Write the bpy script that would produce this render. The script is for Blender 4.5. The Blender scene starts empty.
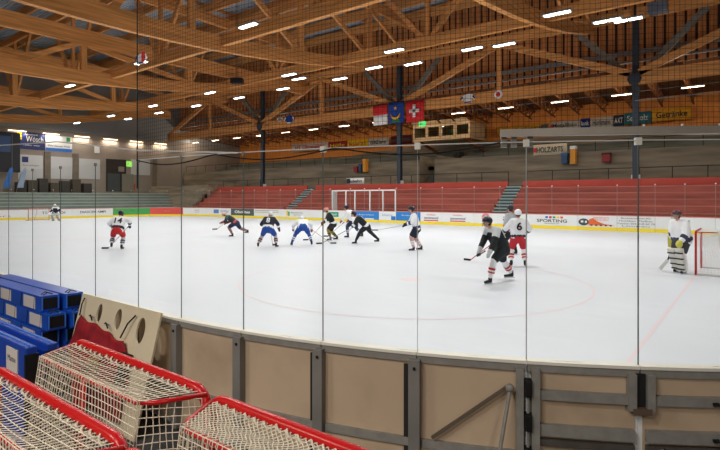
import bpy, bmesh, math, random
from mathutils import Vector, Matrix
random.seed(7)
S = bpy.context.scene
COL = S.collection
V = Vector
# ------------------------------------------------------------------ camera, world, light, exposure
YAW = math.radians(37.8); F_PX = 510.0; CAM_H = 2.2; HOR = 198.0
FX, FY = -math.sin(YAW), math.cos(YAW)
RX, RY = math.cos(YAW), math.sin(YAW)
cd = bpy.data.cameras.new('camera'); cam = bpy.data.objects.new('camera', cd); COL.objects.link(cam)
cam.location = (0, 0, CAM_H); cam.rotation_euler = (math.pi/2, 0, YAW)
cd.sensor_width = 36; cd.lens = 36*F_PX/720; cd.shift_y = -(225-HOR)/720
cd.clip_start = 0.05; cd.clip_end = 400
S.camera = cam
S.view_settings.view_transform = 'Standard'; S.view_settings.look = 'None'
S.view_settings.gamma = 1; S.view_settings.use_curve_mapping = False
S.view_settings.exposure = 0.07
S.cycles.use_denoising = True
S.cycles.max_bounces = 7; S.cycles.diffuse_bounces = 4; S.cycles.transparent_max_bounces = 40
S.cycles.glossy_bounces = 3
S.cycles.sample_clamp_indirect = 4.0
wd = bpy.data.worlds.new('world'); S.world = wd; wd.use_nodes = True
wd.node_tree.nodes['Background'].inputs[0].default_value = (0.5, 0.6, 0.75, 1)
wd.node_tree.nodes['Background'].inputs[1].default_value = 0.02
LAMP_W = 325.0        # watt of one hall luminaire
STRIP_W = 150.0        # watt of one strip light over the stand
FILL_W = 150.0  # watt of one added fill lamp behind the near boards
WALLL_W = 62.0         # watt of one wall strip

# ------------------------------------------------------------------ pixel <-> place helpers
def ground(px, py, z=0.0):
    d = F_PX*(CAM_H-z)/(py-HOR); l = (px-360)/F_PX*d
    return V((d*FX+l*RX, d*FY+l*RY, z))
def above(px, py, dz):
    d = F_PX*dz/(HOR-py); l = (px-360)/F_PX*d
    return V((d*FX+l*RX, d*FY+l*RY, CAM_H+dz))
def on_y(px, py, Y):
    t = (px-360)/F_PX; d = Y/(FY+t*RY)
    return V((d*(FX+t*RX), Y, CAM_H+(HOR-py)/F_PX*d))
def on_x(px, py, X):
    t = (px-360)/F_PX; d = X/(FX+t*RX)
    return V((X, d*(FY+t*RY), CAM_H+(HOR-py)/F_PX*d))

# ------------------------------------------------------------------ materials
def lin(c):
    return tuple(((x/255)/12.92 if x/255 <= .04045 else ((x/255+.055)/1.055)**2.4) for x in c)
MATS = {}
def mat(name, rgb, rough=.6, metal=0, noise=0.0, nscale=4, stretch=(1, 1, 1), bump=0.0, spec=.4, emit=None, dirt=None):
    if name in MATS: return MATS[name]
    m = bpy.data.materials.new(name); m.use_nodes = True; MATS[name] = m
    nt = m.node_tree; b = nt.nodes['Principled BSDF']
    b.inputs['Base Color'].default_value = (*lin(rgb), 1)
    b.inputs['Roughness'].default_value = rough; b.inputs['Metallic'].default_value = metal
    b.inputs['Specular IOR Level'].default_value = spec
    if emit:
        b.inputs['Emission Color'].default_value = (*lin(emit[0]), 1); b.inputs['Emission Strength'].default_value = emit[1]
    if noise or bump or dirt:
        tc = nt.nodes.new('ShaderNodeTexCoord'); mp = nt.nodes.new('ShaderNodeMapping')
        mp.inputs['Scale'].default_value = stretch; nt.links.new(tc.outputs['Object'], mp.inputs[0])
        n = nt.nodes.new('ShaderNodeTexNoise'); n.inputs['Scale'].default_value = nscale; n.inputs['Detail'].default_value = 5
        nt.links.new(mp.outputs[0], n.inputs['Vector'])
        if noise:
            mr = nt.nodes.new('ShaderNodeMapRange'); mr.inputs[1].default_value = .3; mr.inputs[2].default_value = .7
            mr.inputs[3].default_value = 1-noise; mr.inputs[4].default_value = 1+noise
            nt.links.new(n.outputs['Fac'], mr.inputs[0])
            h = nt.nodes.new('ShaderNodeHueSaturation'); h.inputs['Color'].default_value = (*lin(rgb), 1)
            nt.links.new(mr.outputs[0], h.inputs['Value']); out = h.outputs[0]
            if dirt:
                n2 = nt.nodes.new('ShaderNodeTexNoise'); n2.inputs['Scale'].default_value = dirt[1]; n2.inputs['Detail'].default_value = 8
                nt.links.new(tc.outputs['Object'], n2.inputs['Vector'])
                r2 = nt.nodes.new('ShaderNodeMapRange'); r2.inputs[1].default_value = .52; r2.inputs[2].default_value = .72
                r2.inputs[4].default_value = dirt[2]
                nt.links.new(n2.outputs['Fac'], r2.inputs[0])
                mx = nt.nodes.new('ShaderNodeMix'); mx.data_type = 'RGBA'
                nt.links.new(r2.outputs[0], mx.inputs['Factor']); nt.links.new(out, mx.inputs['A'])
                mx.inputs['B'].default_value = (*lin(dirt[0]), 1); out = mx.outputs['Result']
            nt.links.new(out, b.inputs['Base Color'])
        if bump:
            bp = nt.nodes.new('ShaderNodeBump'); bp.inputs['Strength'].default_value = bump; bp.inputs['Distance'].default_value = .02
            nt.links.new(n.outputs['Fac'], bp.inputs['Height']); nt.links.new(bp.outputs[0], b.inputs['Normal'])
    return m
def wood(name, rgb, axis, noise=.22):
    st = {'x': (.15, 3, 3), 'y': (3, .15, 3), 'z': (3, 3, .15)}[axis]
    return mat(name+'_'+axis, rgb, .55, 0, noise, 2.2, st, .05, .3)
def glass(name, tint=(.985, .995, .99), refl=.05):
    if name in MATS: return MATS[name]
    m = bpy.data.materials.new(name); m.use_nodes = True; MATS[name] = m; nt = m.node_tree; nt.nodes.clear()
    o = nt.nodes.new('ShaderNodeOutputMaterial'); mx = nt.nodes.new('ShaderNodeMixShader')
    t = nt.nodes.new('ShaderNodeBsdfTransparent'); t.inputs[0].default_value = (*tint, 1)
    g = nt.nodes.new('ShaderNodeBsdfGlossy'); g.inputs['Roughness'].default_value = .02
    lw = nt.nodes.new('ShaderNodeFresnel'); lw.inputs[0].default_value = 1.25
    mu = nt.nodes.new('ShaderNodeMath'); mu.operation = 'MULTIPLY'; mu.inputs[1].default_value = refl/.05
    ge = nt.nodes.new('ShaderNodeNewGeometry'); iv = nt.nodes.new('ShaderNodeMath'); iv.operation = 'SUBTRACT'; iv.inputs[0].default_value = 1
    nt.links.new(ge.outputs['Backfacing'], iv.inputs[1]); m2 = nt.nodes.new('ShaderNodeMath'); m2.operation = 'MULTIPLY'
    nt.links.new(lw.outputs[0], mu.inputs[0]); nt.links.new(mu.outputs[0], m2.inputs[0]); nt.links.new(iv.outputs[0], m2.inputs[1]); nt.links.new(m2.outputs[0], mx.inputs[0])
    nt.links.new(t.outputs[0], mx.inputs[1]); nt.links.new(g.outputs[0], mx.inputs[2]); nt.links.new(mx.outputs[0], o.inputs[0])
    return m
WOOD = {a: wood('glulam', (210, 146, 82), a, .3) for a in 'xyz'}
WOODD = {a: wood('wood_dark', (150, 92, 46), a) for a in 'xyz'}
STEEL = mat('steel_column', (52, 60, 70), .5, .2)
STEELG = mat('steel_grey', (128, 126, 122), .55, .05, .12, 3)
GALV = mat('galvanised', (140, 138, 132), .5, .05, .12, 14)
DARK = mat('dark_rubber', (26, 26, 28), .7)
BLACK = mat('black', (14, 14, 16), .6)
WHITE = mat('white_paint', (232, 232, 230), .5)
RED = mat('red_paint', (190, 22, 22), .28, 0, .05, 8)
REDS = mat('red_stand', (162, 82, 70), .6, 0, .3, .45, (.6, 1, 3))
CONC = mat('concrete', (140, 128, 110), .85, 0, .35, .9, (.25, 1, 2.5), .1, .2)
CONCD = mat('concrete_dark', (104, 106, 98), .85, 0, .35, .9, (.25, 1, 2.5), .1, .2)  # darker and greyer than the plain concrete
FLOORM = mat('concrete_floor', (74, 74, 76), .7, 0, .2, 2)
WALLG = mat('wall_grey', (146, 146, 144), .85, 0, .05, .5)
WALLB = mat('wall_beige', (150, 138, 126), .85, 0, .08, .5)
TEAL = mat('stair_teal', (104, 132, 134), .7, 0, .1, 2)
GGREEN = mat('end_terrace_grey_green', (128, 138, 130), .8, 0, .15, .8)
BOARDW = mat('board_white', (226, 228, 228), .35, 0, .02, 1)
BOARDB = mat('board_beige', (196, 174, 148), .5, 0, .07, 1.2, (1, 1, 1), 0, .3, dirt=((128, 104, 80), 1.6, .35))
CAPM = mat('cap_cream', (232, 230, 218), .4, 0, .03, 3)
KICK = mat('kick_yellow', (240, 214, 60), .4)
NETW = mat('net_cream', (214, 204, 184), .9, 0, .12, 30)
NETB = mat('net_black', (16, 16, 18), .9)
GL = glass('clear_glass'); GLF = glass('far_glass', (.975, .985, .985), .05)
EDGE = mat('glass_edge', (92, 102, 98), .3)
EDGEL = mat('glass_edge_light', (168, 172, 170), .3)
LAMPE = mat('lamp_tube', (255, 255, 255), .5, emit=((255, 250, 240), 9.0))
LAMPW = mat('lamp_tube_warm', (255, 240, 220), .5, emit=((255, 226, 190), 6.0))
SKIN = mat('skin', (214, 160, 130), .5)
BLUEB = mat('blue_box', (24, 78, 176), .3, 0, .2, 5, (.4, 1, 1))
PAPER = mat('paper', (206, 198, 190), .7)
def colmat(name, rgb, rough=.6): return mat(name, rgb, rough, 0, .06, 6)

# ------------------------------------------------------------------ mesh helpers
def new_bm(): return bmesh.new()
def obj(name, bm, m, parent=None, smooth=False):
    me = bpy.data.meshes.new(name); bmesh.ops.recalc_face_normals(bm, faces=bm.faces); bm.to_mesh(me); bm.free()
    o = bpy.data.objects.new(name, me); COL.objects.link(o)
    for mm in (m if isinstance(m, (list, tuple)) else [m]): me.materials.append(mm)
    if parent is not None: o.parent = parent
    if smooth:
        for p in me.polygons: p.use_smooth = True
    return o
def tag(o, label=None, cat=None, group=None, kind=None):
    if label: o['label'] = label
    if cat: o['category'] = cat
    if group: o['group'] = group
    if kind: o['kind'] = kind
    return o
def empty(name, loc=(0, 0, 0), rz=0, label=None, cat=None, group=None):
    o = bpy.data.objects.new(name, None); COL.objects.link(o); o.location = loc; o.rotation_euler = (0, 0, rz)
    o.empty_display_size = .2
    return tag(o, label, cat, group)
def copy_tree(o, parent=None):
    c = o.copy(); COL.objects.link(c); c.parent = parent
    for ch in list(o.children): copy_tree(ch, c)
    return c
def box(bm, x0, x1, y0, y1, z0, z1, mi=0):
    vs = [bm.verts.new(p) for p in ((x0, y0, z0), (x1, y0, z0), (x1, y1, z0), (x0, y1, z0), (x0, y0, z1), (x1, y0, z1), (x1, y1, z1), (x0, y1, z1))]
    for f in ((0, 3, 2, 1), (4, 5, 6, 7), (0, 1, 5, 4), (1, 2, 6, 5), (2, 3, 7, 6), (3, 0, 4, 7)):
        fc = bm.faces.new([vs[i] for i in f]); fc.material_index = mi
    return bm
def bev(bm, w, seg=2):
    bmesh.ops.bevel(bm, geom=list(bm.edges), offset=w, segments=seg, affect='EDGES', profile=.7); return bm
def boxo(name, d, m, parent=None, bw=0):
    bm = box(new_bm(), *d)
    if bw: bev(bm, bw)
    return obj(name, bm, m, parent)
def beam(bm, a, b, w, h, up=V((0, 0, 1)), mi=0):
    a, b = V(a), V(b); d = (b-a).normalized()
    s = d.cross(up)
    if s.length < 1e-4: s = d.cross(V((1, 0, 0)))
    s.normalize(); u = s.cross(d).normalized()
    vs = []
    for p in (a, b):
        for i, j in ((-1, -1), (1, -1), (1, 1), (-1, 1)): vs.append(bm.verts.new(p+s*(i*w/2)+u*(j*h/2)))
    for f in ((0, 3, 2, 1), (4, 5, 6, 7), (0, 1, 5, 4), (1, 2, 6, 5), (2, 3, 7, 6), (3, 0, 4, 7)):
        fc = bm.faces.new([vs[i] for i in f]); fc.material_index = mi
    return bm
def tube(bm, pts, r, n=8, cap=True, closed=False):
    pts = [V(p) for p in pts]; rings = []; N = len(pts)
    rr = r if isinstance(r, (list, tuple)) else [r]*N
    u = None
    for i, p in enumerate(pts):
        if closed: t = pts[(i+1) % N]-pts[i-1]
        else: t = pts[min(i+1, N-1)]-pts[max(i-1, 0)]
        t.normalize()
        if u is None:
            u = t.cross(V((0, 0, 1)))
            if u.length < 1e-3: u = t.cross(V((1, 0, 0)))
        else:
            u = u-t*u.dot(t)
        u.normalize(); w = t.cross(u)
        rings.append([bm.verts.new(p+(u*math.cos(2*math.pi*k/n)+w*math.sin(2*math.pi*k/n))*rr[i]) for k in range(n)])
    for i in range(N if closed else N-1):
        a, b = rings[i], rings[(i+1) % N]
        for k in range(n): bm.faces.new((a[k], a[(k+1) % n], b[(k+1) % n], b[k]))
    if cap and not closed and n > 2:
        bm.faces.new(rings[0][::-1]); bm.faces.new(rings[-1])
    return bm
def ball(bm, c, r, sx=1, sy=1, sz=1, n=12, rot=None):
    M = Matrix.Translation(V(c)) @ (rot if rot is not None else Matrix()) @ Matrix.Diagonal((sx*r, sy*r, sz*r, 1))
    bmesh.ops.create_uvsphere(bm, u_segments=n, v_segments=max(6, n*2//3), radius=1, matrix=M); return bm
def capsule(bm, a, ra, b, rb, n=10):
    a, b = V(a), V(b); ball(bm, a, ra, n=n); ball(bm, b, rb, n=n)
    if (b-a).length > 1e-4: tube(bm, [a, b], [ra, rb], n)
    return bm
def remesh(o, vs, it=2):
    m = o.modifiers.new('r', 'REMESH'); m.mode = 'VOXEL'; m.voxel_size = vs; m.use_smooth_shade = True
    s = o.modifiers.new('s', 'SMOOTH'); s.iterations = it; s.factor = .5
    return o
_tc = {}
def text(name, s, width, height, loc, rz, m, parent=None, ext=.004, bold=0.0, kind=None, rx=math.pi/2):
    c = bpy.data.curves.new('t', 'FONT'); c.body = s; c.size = 1; c.extrude = 0; c.offset = bold
    c.resolution_u = 3
    t = bpy.data.objects.new('t', c); me = bpy.data.meshes.new_from_object(t)
    bpy.data.objects.remove(t); bpy.data.curves.remove(c)
    xs = [v.co.x for v in me.vertices] or [0, 1]; ys = [v.co.y for v in me.vertices] or [0, 1]
    w = max(xs)-min(xs) or 1; h = max(ys)-min(ys) or 1
    sx = width/w; sy = height/h; cx = (max(xs)+min(xs))/2; cy = (max(ys)+min(ys))/2
    for v in me.vertices: v.co = V(((v.co.x-cx)*sx, (v.co.y-cy)*sy, 0))
    bm = new_bm(); bm.from_mesh(me); bpy.data.meshes.remove(me)
    r = bmesh.ops.extrude_face_region(bm, geom=list(bm.faces))
    bmesh.ops.translate(bm, verts=[v for v in r['geom'] if isinstance(v, bmesh.types.BMVert)], vec=(0, 0, ext))
    o = obj(name, bm, m, parent); o.location = loc; o.rotation_euler = (rx, 0, rz)
    return o

# ------------------------------------------------------------------ rink outline: a rounded rectangle, s measured from the start of the near right corner
X0, X1, Y0, Y1, R = -58.3, 3.2, 2.85, 37.1, 8.0
LX = X1-X0-2*R; LY = Y1-Y0-2*R; Q = math.pi*R/2; PER = 2*LX+2*LY+4*Q
def path(s):
    s = s % PER
    if s < Q:
        a = s/R; return V((X1-R+R*math.sin(a), Y0+R-R*math.cos(a), 0)), V((math.sin(a), -math.cos(a), 0))
    s -= Q
    if s < LY: return V((X1, Y0+R+s, 0)), V((1, 0, 0))
    s -= LY
    if s < Q:
        a = s/R; return V((X1-R+R*math.cos(a), Y1-R+R*math.sin(a), 0)), V((math.cos(a), math.sin(a), 0))
    s -= Q
    if s < LX: return V((X1-R-s, Y1, 0)), V((0, 1, 0))
    s -= LX
    if s < Q:
        a = s/R; return V((X0+R-R*math.sin(a), Y1-R+R*math.cos(a), 0)), V((-math.sin(a), math.cos(a), 0))
    s -= Q
    if s < LY: return V((X0, Y1-R-s, 0)), V((-1, 0, 0))
    s -= LY
    if s < Q:
        a = s/R; return V((X0+R-R*math.cos(a), Y0+R-R*math.sin(a), 0)), V((-math.cos(a), -math.sin(a), 0))
    s -= Q
    return V((X0+R+s, Y0, 0)), V((0, -1, 0))
S_FAR0 = Q+LY+Q
def px_of(p):
    d = p.x*FX+p.y*FY; l = p.x*RX+p.y*RY
    return 360+F_PX*l/d
def s_near_px(px):
    lo, hi = -16.0, 8.5
    for _ in range(50):
        mid = (lo+hi)/2
        if px_of(path(mid)[0]) < px: lo = mid
        else: hi = mid
    return lo
def s_far_px(px):           # far side and left end; px falls as s grows
    lo, hi = S_FAR0-4, S_FAR0+LX+Q+LY
    for _ in range(50):
        mid = (lo+hi)/2
        if px_of(path(mid)[0]) > px: lo = mid
        else: hi = mid
    return lo
def ribbon(bm, s0, s1, z0, z1, o0, o1, mi=0, step=.5):
    n = max(1, int(abs(s1-s0)/step)); rows = []
    straight = (path(s0)[1]-path(s1)[1]).length < 1e-6 and abs(s1-s0) < 50
    if straight: n = 1
    for i in range(n+1):
        p, nn = path(s0+(s1-s0)*i/n)
        rows.append([bm.verts.new((p+nn*o)[:2]+(z,)) for o, z in ((o0, z0), (o1, z0), (o1, z1), (o0, z1))])
    for a, b in zip(rows, rows[1:]):
        for k in range(4):
            f = bm.faces.new((a[k], a[(k+1) % 4], b[(k+1) % 4], b[k])); f.material_index = mi
    for r in (rows[0][::-1], rows[-1]):
        f = bm.faces.new(r); f.material_index = mi
    return bm

# ================================================================== SETTING
def struct(name, bm, m, parent=None): return tag(obj(name, bm, m, parent), kind='structure')
struct('floor_surround', box(new_bm(), -90, 20, -20, 60, -.3, -.02), FLOORM)
# ice with faint paint under it
ICE = mat('ice', (224, 230, 237), .32, 0, .025, .35, (1, 1, 1), 0, .35)
def ice_nodes():
    nt = ICE.node_tree; b = nt.nodes['Principled BSDF']
    tc = nt.nodes.new('ShaderNodeTexCoord'); src = b.inputs['Base Color'].links[0].from_socket
    m1 = nt.nodes.new('ShaderNodeMapping'); m1.inputs['Rotation'].default_value = (0, 0, .5); m1.inputs['Scale'].default_value = (.25, 3, 1)
    nt.links.new(tc.outputs['Object'], m1.inputs[0])
    n = nt.nodes.new('ShaderNodeTexNoise'); n.inputs['Scale'].default_value = 1.3; n.inputs['Detail'].default_value = 9
    n.inputs['Roughness'].default_value = .7
    nt.links.new(m1.outputs[0], n.inputs['Vector'])
    r = nt.nodes.new('ShaderNodeMapRange'); r.inputs[1].default_value = .3; r.inputs[2].default_value = .7; r.inputs[3].default_value = .95; r.inputs[4].default_value = 1.03
    nt.links.new(n.outputs['Fac'], r.inputs[0])
    h = nt.nodes.new('ShaderNodeHueSaturation'); nt.links.new(src, h.inputs['Color']); nt.links.new(r.outputs[0], h.inputs['Value'])
    nt.links.new(h.outputs[0], b.inputs['Base Color'])
    r3 = nt.nodes.new('ShaderNodeMapRange'); r3.inputs[3].default_value = .25; r3.inputs[4].default_value = .55
    nt.links.new(n.outputs['Fac'], r3.inputs[0]); nt.links.new(r3.outputs[0], b.inputs['Roughness'])
ice_nodes()
bm = new_bm()
pts = [path(PER*i/240)[0] for i in range(240)]
top = [bm.verts.new((p.x, p.y, 0)) for p in pts]; bot = [bm.verts.new((p.x, p.y, -.25)) for p in pts]
bm.faces.new(top); bm.faces.new(bot[::-1])
for i in range(240): bm.faces.new((top[i-1], bot[i-1], bot[i], top[i]))
ice = struct('floor', bm, ICE)
MRED = mat('ice_red_line', (234, 218, 222), .4); MBLUE = mat('ice_blue_line', (218, 226, 236), .4)
def mark(pts, w, closed, m):
    bm = new_bm(); n = len(pts); L = []
    for i in range(n):
        t = (pts[(i+1) % n]-pts[i-1]) if closed else (pts[min(i+1, n-1)]-pts[max(0, i-1)])
        t.normalize(); nn = V((-t.y, t.x, 0))*w/2
        L.append((bm.verts.new(pts[i]+nn), bm.verts.new(pts[i]-nn)))
    for i in range(n if closed else n-1):
        a, b = L[i], L[(i+1) % n]; bm.faces.new((a[0], a[1], b[1], b[0]))
    for v in bm.verts: v.co.z = .003
    return struct('floor_marking', bm, m)
GX, GXL, GY = -1.35, -55.4, 18.3
mark([V((GX, 4.2, 0)), V((GX, 35.8, 0))], .06, False, MRED)
mark([V((GXL, 4.2, 0)), V((GXL, 35.8, 0))], .06, False, MRED)
mark([V((-28.4, 2.95, 0)), V((-28.4, 37, 0))], .3, False, MRED)
for x in (-19.6, -37.2): mark([V((x, 2.95, 0)), V((x, 37, 0))], .3, False, MBLUE)
def circ(cx, cy, r, w, m, a0=0, a1=2*math.pi, n=64):
    full = abs(a1-a0-2*math.pi) < 1e-3
    mark([V((cx+r*math.cos(a0+(a1-a0)*i/n), cy+r*math.sin(a0+(a1-a0)*i/n), 0)) for i in range(n+(0 if full else 1))], w, full, m)
for cx in (-7.35, -49.4):
    for cy in (11.7, 27.0): circ(cx, cy, 4.5, .05, MRED); circ(cx, cy, .15, .3, MRED, n=24)
circ(-28.4, 19.9, 4.5, .05, MBLUE)
circ(GX, GY, 1.8, .05, MRED, math.pi/2, 1.5*math.pi, 24)

# walls
XE = -70.5
WB = on_y
struct('wall_left', box(new_bm(), XE-.4, XE, -20, 60, -.3, 21.5), WALLB)
boxo('wall_left_upper', (XE, XE+.35, -20, 56, 10.75, 20.6), WALLG)['kind'] = 'structure'
struct('wall_front', box(new_bm(), -71, 16, -20.4, -20, -.3, 21.5), CONC)
struct('wall_right', box(new_bm(), 15, 15.4, -20, 60, -.3, 21.5), CONC)
ORW = wood('wall_orange_boards', (226, 142, 58), 'z', .18)
struct('wall_back', box(new_bm(), -71, 16, 57, 57.4, 6, 13.5), ORW)
bm = box(new_bm(), -71, 16, 56.4, 57, -.3, 8.1)
struct('wall_back_lower', bm, CONC)
# tall board wall above the side roof
BW = wood('wall_boards', (206, 136, 78), 'z', .25)
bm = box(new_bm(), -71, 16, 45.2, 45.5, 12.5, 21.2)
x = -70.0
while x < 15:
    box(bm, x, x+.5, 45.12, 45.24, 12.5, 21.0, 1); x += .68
struct('wall_clerestory', bm, [mat('board_gap_shade', (62, 36, 20), .8), BW])  # dark gap boards; their colour also carries the shadows between the planks
# main roof deck
DECK = mat('roof_deck', (176, 188, 200), .45, .1, .1, 3)
bm = box(new_bm(), -71, 16, -20, 45.4, 20.75, 21.0)
y = -19.5
while y < 45: box(bm, -71, 16, y, y+.12, 20.68, 20.76); y += .3
struct('ceiling', bm, DECK)
# side roof above the far stand
bm = new_bm()
v = [bm.verts.new(p) for p in ((-71, 45.5, 13.2), (16, 45.5, 13.2), (16, 57.2, 12.0), (-71, 57.2, 12.0), (-71, 45.5, 13.4), (16, 45.5, 13.4), (16, 57.2, 12.2), (-71, 57.2, 12.2))]
for f in ((0, 3, 2, 1), (4, 5, 6, 7), (0, 1, 5, 4), (1, 2, 6, 5), (2, 3, 7, 6), (3, 0, 4, 7)): bm.faces.new([v[i] for i in f])
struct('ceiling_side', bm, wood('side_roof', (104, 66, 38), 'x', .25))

# ================================================================== FAR STAND
TB0, TB1 = 38.4, 42.0
# red terraces: 6 steps, cut by two stairs
def terrace(xa, xb, nm='red_terrace'):
    bm = new_bm(); n = 5; dy = (TB1-TB0)/n
    for i in range(n):
        box(bm, xa, xb, TB0+i*dy, TB1, .0 if i == 0 else 1.15+(i-1)*.46, 1.15+i*.46)
    for i in range(n):   # bench boards
        z = 1.15+i*.46
        box(bm, xa, xb, TB0+i*dy-.04, TB0+i*dy+.3, z+.02, z+.09, 1)
    return struct(nm, bm, [REDS, mat('red_bench', (194, 112, 98), .55, 0, .15, .4, (.4, 1, 3))])
stairs = ((-16.0, 1.3), (-39.5, 1.3))
xs = [-56.6, -40.15, -38.85, -16.65, -15.35, 12]
for i in (0, 2, 4): terrace(xs[i], xs[i+1])
for cx, w in stairs:
    bm = new_bm()
    for i in range(10): box(bm, cx-w/2, cx+w/2, TB0+i*.36, TB1, .0 if i == 0 else .9+(i-1)*.25, .9+i*.25); box(bm, cx-w/2, cx+w/2, TB0+i*.36-.03, TB0+i*.36+.02, .9+i*.25-.06, .9+i*.25+.02, 1)
    struct('floor_stair', bm, [mat('stair_riser', (70, 88, 92), .8), mat('stair_nosing', (168, 186, 182), .6)])
for i in (0, 2, 4):
    a, b = xs[i], xs[i+1]
    struct('wall_parapet_red', box(new_bm(), a, b, 42.0, 42.15, 2.9, 3.62), mat('red_parapet', (186, 70, 56), .6, 0, .08, 1))
struct('floor_walkway', box(new_bm(), -71, 15, 42.15, 46, -.2, 3.3), CONCD)
# grandstand parapet, with the stair opening in it
OPX = -26.9
bm = new_bm(); box(bm, -71, OPX-.9, 46, 46.3, 3.3, 6.15); box(bm, OPX+.9, 15, 46, 46.3, 3.3, 6.15)
struct('wall_grandstand', bm, CONC)
bm = new_bm()
for a, b in ((-71, OPX-.9), (OPX+.9, 15)):
    for i in range(7): box(bm, a, b, 46.3+i*1.45, 56.4, 5.2 if i == 0 else 5.2+(i-1)*.42, 5.2+i*.42)
struct('floor_grandstand', bm, CONCD)
bm = new_bm()
for i in range(10): box(bm, OPX-.9, OPX+.9, 46.4+i*.3, 56.4, 3.3, 3.45+i*.22)
struct('floor_stairwell', bm, CONCD)
struct('wall_stairwell', box(new_bm(), OPX-1.0, OPX-.9, 46.3, 52, 3.3, 6.6), CONC)
struct('wall_stairwell_right', box(new_bm(), OPX+.9, OPX+1.0, 46.3, 52, 3.3, 6.6), CONC)
# raked concrete band under the timber back wall
bm = new_bm()
prof = [(-71, 7.4), (-58, 7.35), (-50, 7.7), (-42, 8.5), (-35, 8.8), (15, 8.9)]
a = [bm.verts.new((x, 56.35, z)) for x, z in prof]+[bm.verts.new((15, 56.35, 5)), bm.verts.new((-71, 56.35, 5))]
f = bm.faces.new(a); r = bmesh.ops.extrude_face_region(bm, geom=[f]); bmesh.ops.translate(bm, verts=[q for q in r['geom'] if isinstance(q, bmesh.types.BMVert)], vec=(0, .5, 0))
struct('wall_back_concrete', bm, CONC)
# left end raised block and end terraces
struct('wall_corner_block', box(new_bm(), -70.5, -56.6, 40.5, 42.15, -.2, 3.9), CONC)
bm = new_bm()
for i in range(6): box(bm, XE, -60.4-i*.9, -4, 40.5, .0 if i == 0 else 1.0+(i-1)*.36, 1.0+i*.36); box(bm, -60.4-i*.9-.12, -60.36-i*.9, -4, 40.5, .93+i*.36, 1.02+i*.36, 1)
struct('floor_end_terrace', bm, [GGREEN, mat('terrace_nosing', (176, 186, 178), .6)])
bm = new_bm()
for i in range(6): box(bm, -69+i*.4, -56.7, 37.9+i*.43, 40.5, 0, 1.0+i*.42)
struct('floor_corner_steps', bm, CONC)
def railing(x0, x1, y, z0, h, sp, label, m=BLACK, mid=True, along='x'):
    e = empty('railing', (0, 0, 0), 0, label, 'railing')
    P = (lambda a, z: (a, y, z)) if along == 'x' else (lambda a, z: (y, a, z))
    bm = tube(new_bm(), [P(x0, z0+h), P(x1, z0+h)], .03, 6); obj('handrail', bm, m, e)
    if mid: obj('middle_rail', tube(new_bm(), [P(x0, z0+h*.5), P(x1, z0+h*.5)], .012, 5), m, e)
    n = max(1, int(round((x1-x0)/sp)))
    for i in range(n+1):
        a = x0+(x1-x0)*i/n
        obj('post', tube(new_bm(), [P(a, z0), P(a, z0+h)], .03, 6), m, e)
railing(-56, -16.8, 42.5, 3.3, 1.15, 2.45, 'black steel railing along walkway behind the red stand, long left run', mid=False)
railing(-15.2, 10, 42.5, 3.3, 1.15, 2.1, 'black steel railing along walkway behind the red stand, right of the stairs', mid=False)
railing(-70, -28, 46.15, 6.1, .95, 2.5, 'thin dark railing on the concrete grandstand wall left of the stair opening', mid=False)
railing(-25.8, 12, 46.15, 6.1, .95, 2.5, 'thin dark railing on the concrete grandstand wall right of the stair opening', mid=False)
e = empty('railing', (0, 0, 0), 0, 'sloping handrail beside concrete steps at left end of the red stand', 'railing')
obj('handrail', tube(new_bm(), [(-56.7, 38.1, 2.0), (-56.7, 41.9, 4.3)], .04, 6), STEELG, e)
for t in (0, .33, .66, 1): obj('post', tube(new_bm(), [(-56.7, 38.1+3.8*t, .9+2.2*t), (-56.7, 38.1+3.8*t, 2.0+2.3*t)], .03, 6), STEELG, e)

# columns and longitudinal truss along the far side
colX = [on_y(635, 100, 42).x, on_y(398, 100, 42).x, on_y(261, 100, 42).x]
colX = [colX[0]+20.4]+colX+[-68.3]
names = ['beyond the right edge of the stand', 'right of the hanging flags, above the right half of the red stand', 'behind the three hanging flags',
         'above the left part of the red stand', 'at the far left corner of the hall']
for i, x in enumerate(colX[:-1]):
    e = empty('steel_column', (x, 42.3, 3.3), 0, 'tall dark steel column '+names[i], 'column')
    bm = new_bm()
    for a, b, c, d in ((-.2, .2, -.2, -.16), (-.2, .2, .16, .2), (-.03, .03, -.17, .17)): box(bm, a, b, c, d, 0, 12.3)
    obj('shaft', bm, STEEL, e)
    bm = new_bm(); tube(bm, [(0, -.62, 7.62), (0, -.56, 7.62)], .48, 8); obj('node_plate', bm, STEEL, e)
    boxo('base_box', (-.28, .28, -.1, .3, .05, .62), WHITE, e)
    for s in (-1, 1):
        bm = beam(new_bm(), (0, .1, 7.6), (s*4.4, .1, 12.1), .3, .42); obj('knee_brace', bm, mat('brace_grey', (120, 112, 100), .6, 0, .15, 4), e)
ZC0, ZC1 = 10.5, 11.45
for i in range(len(colX)-1):
    a, b = colX[i+1], colX[i]; m = (a+b)/2
    e = empty('timber_side_truss', (a, 42, 0), 0, ('timber truss between columns, %s' % ['right of the last visible column', 'above the right part of the stand',
        'left of the hanging flags', 'at the left end of the red stand'][i]), 'truss')
    L = b-a
    obj('bottom_chord', box(new_bm(), .24, L-.24, -.25, .1, ZC0, ZC1), WOOD['x'], e)
    obj('top_chord', box(new_bm(), .24, L-.24, -.25, .1, 15.3, 16.1), WOOD['x'], e)
    obj('king_post', box(new_bm(), L/2-.18, L/2+.18, -.2, .05, ZC1, 15.3), WOOD['z'], e)
    for x0_, s in ((.3, 1), (L-.3, -1)):
        obj('diagonal', beam(new_bm(), (x0_, -.1, ZC1-.1), (L/2-s*.2, -.1, 15.3), .3, .5), WOOD['x'], e)
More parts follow.
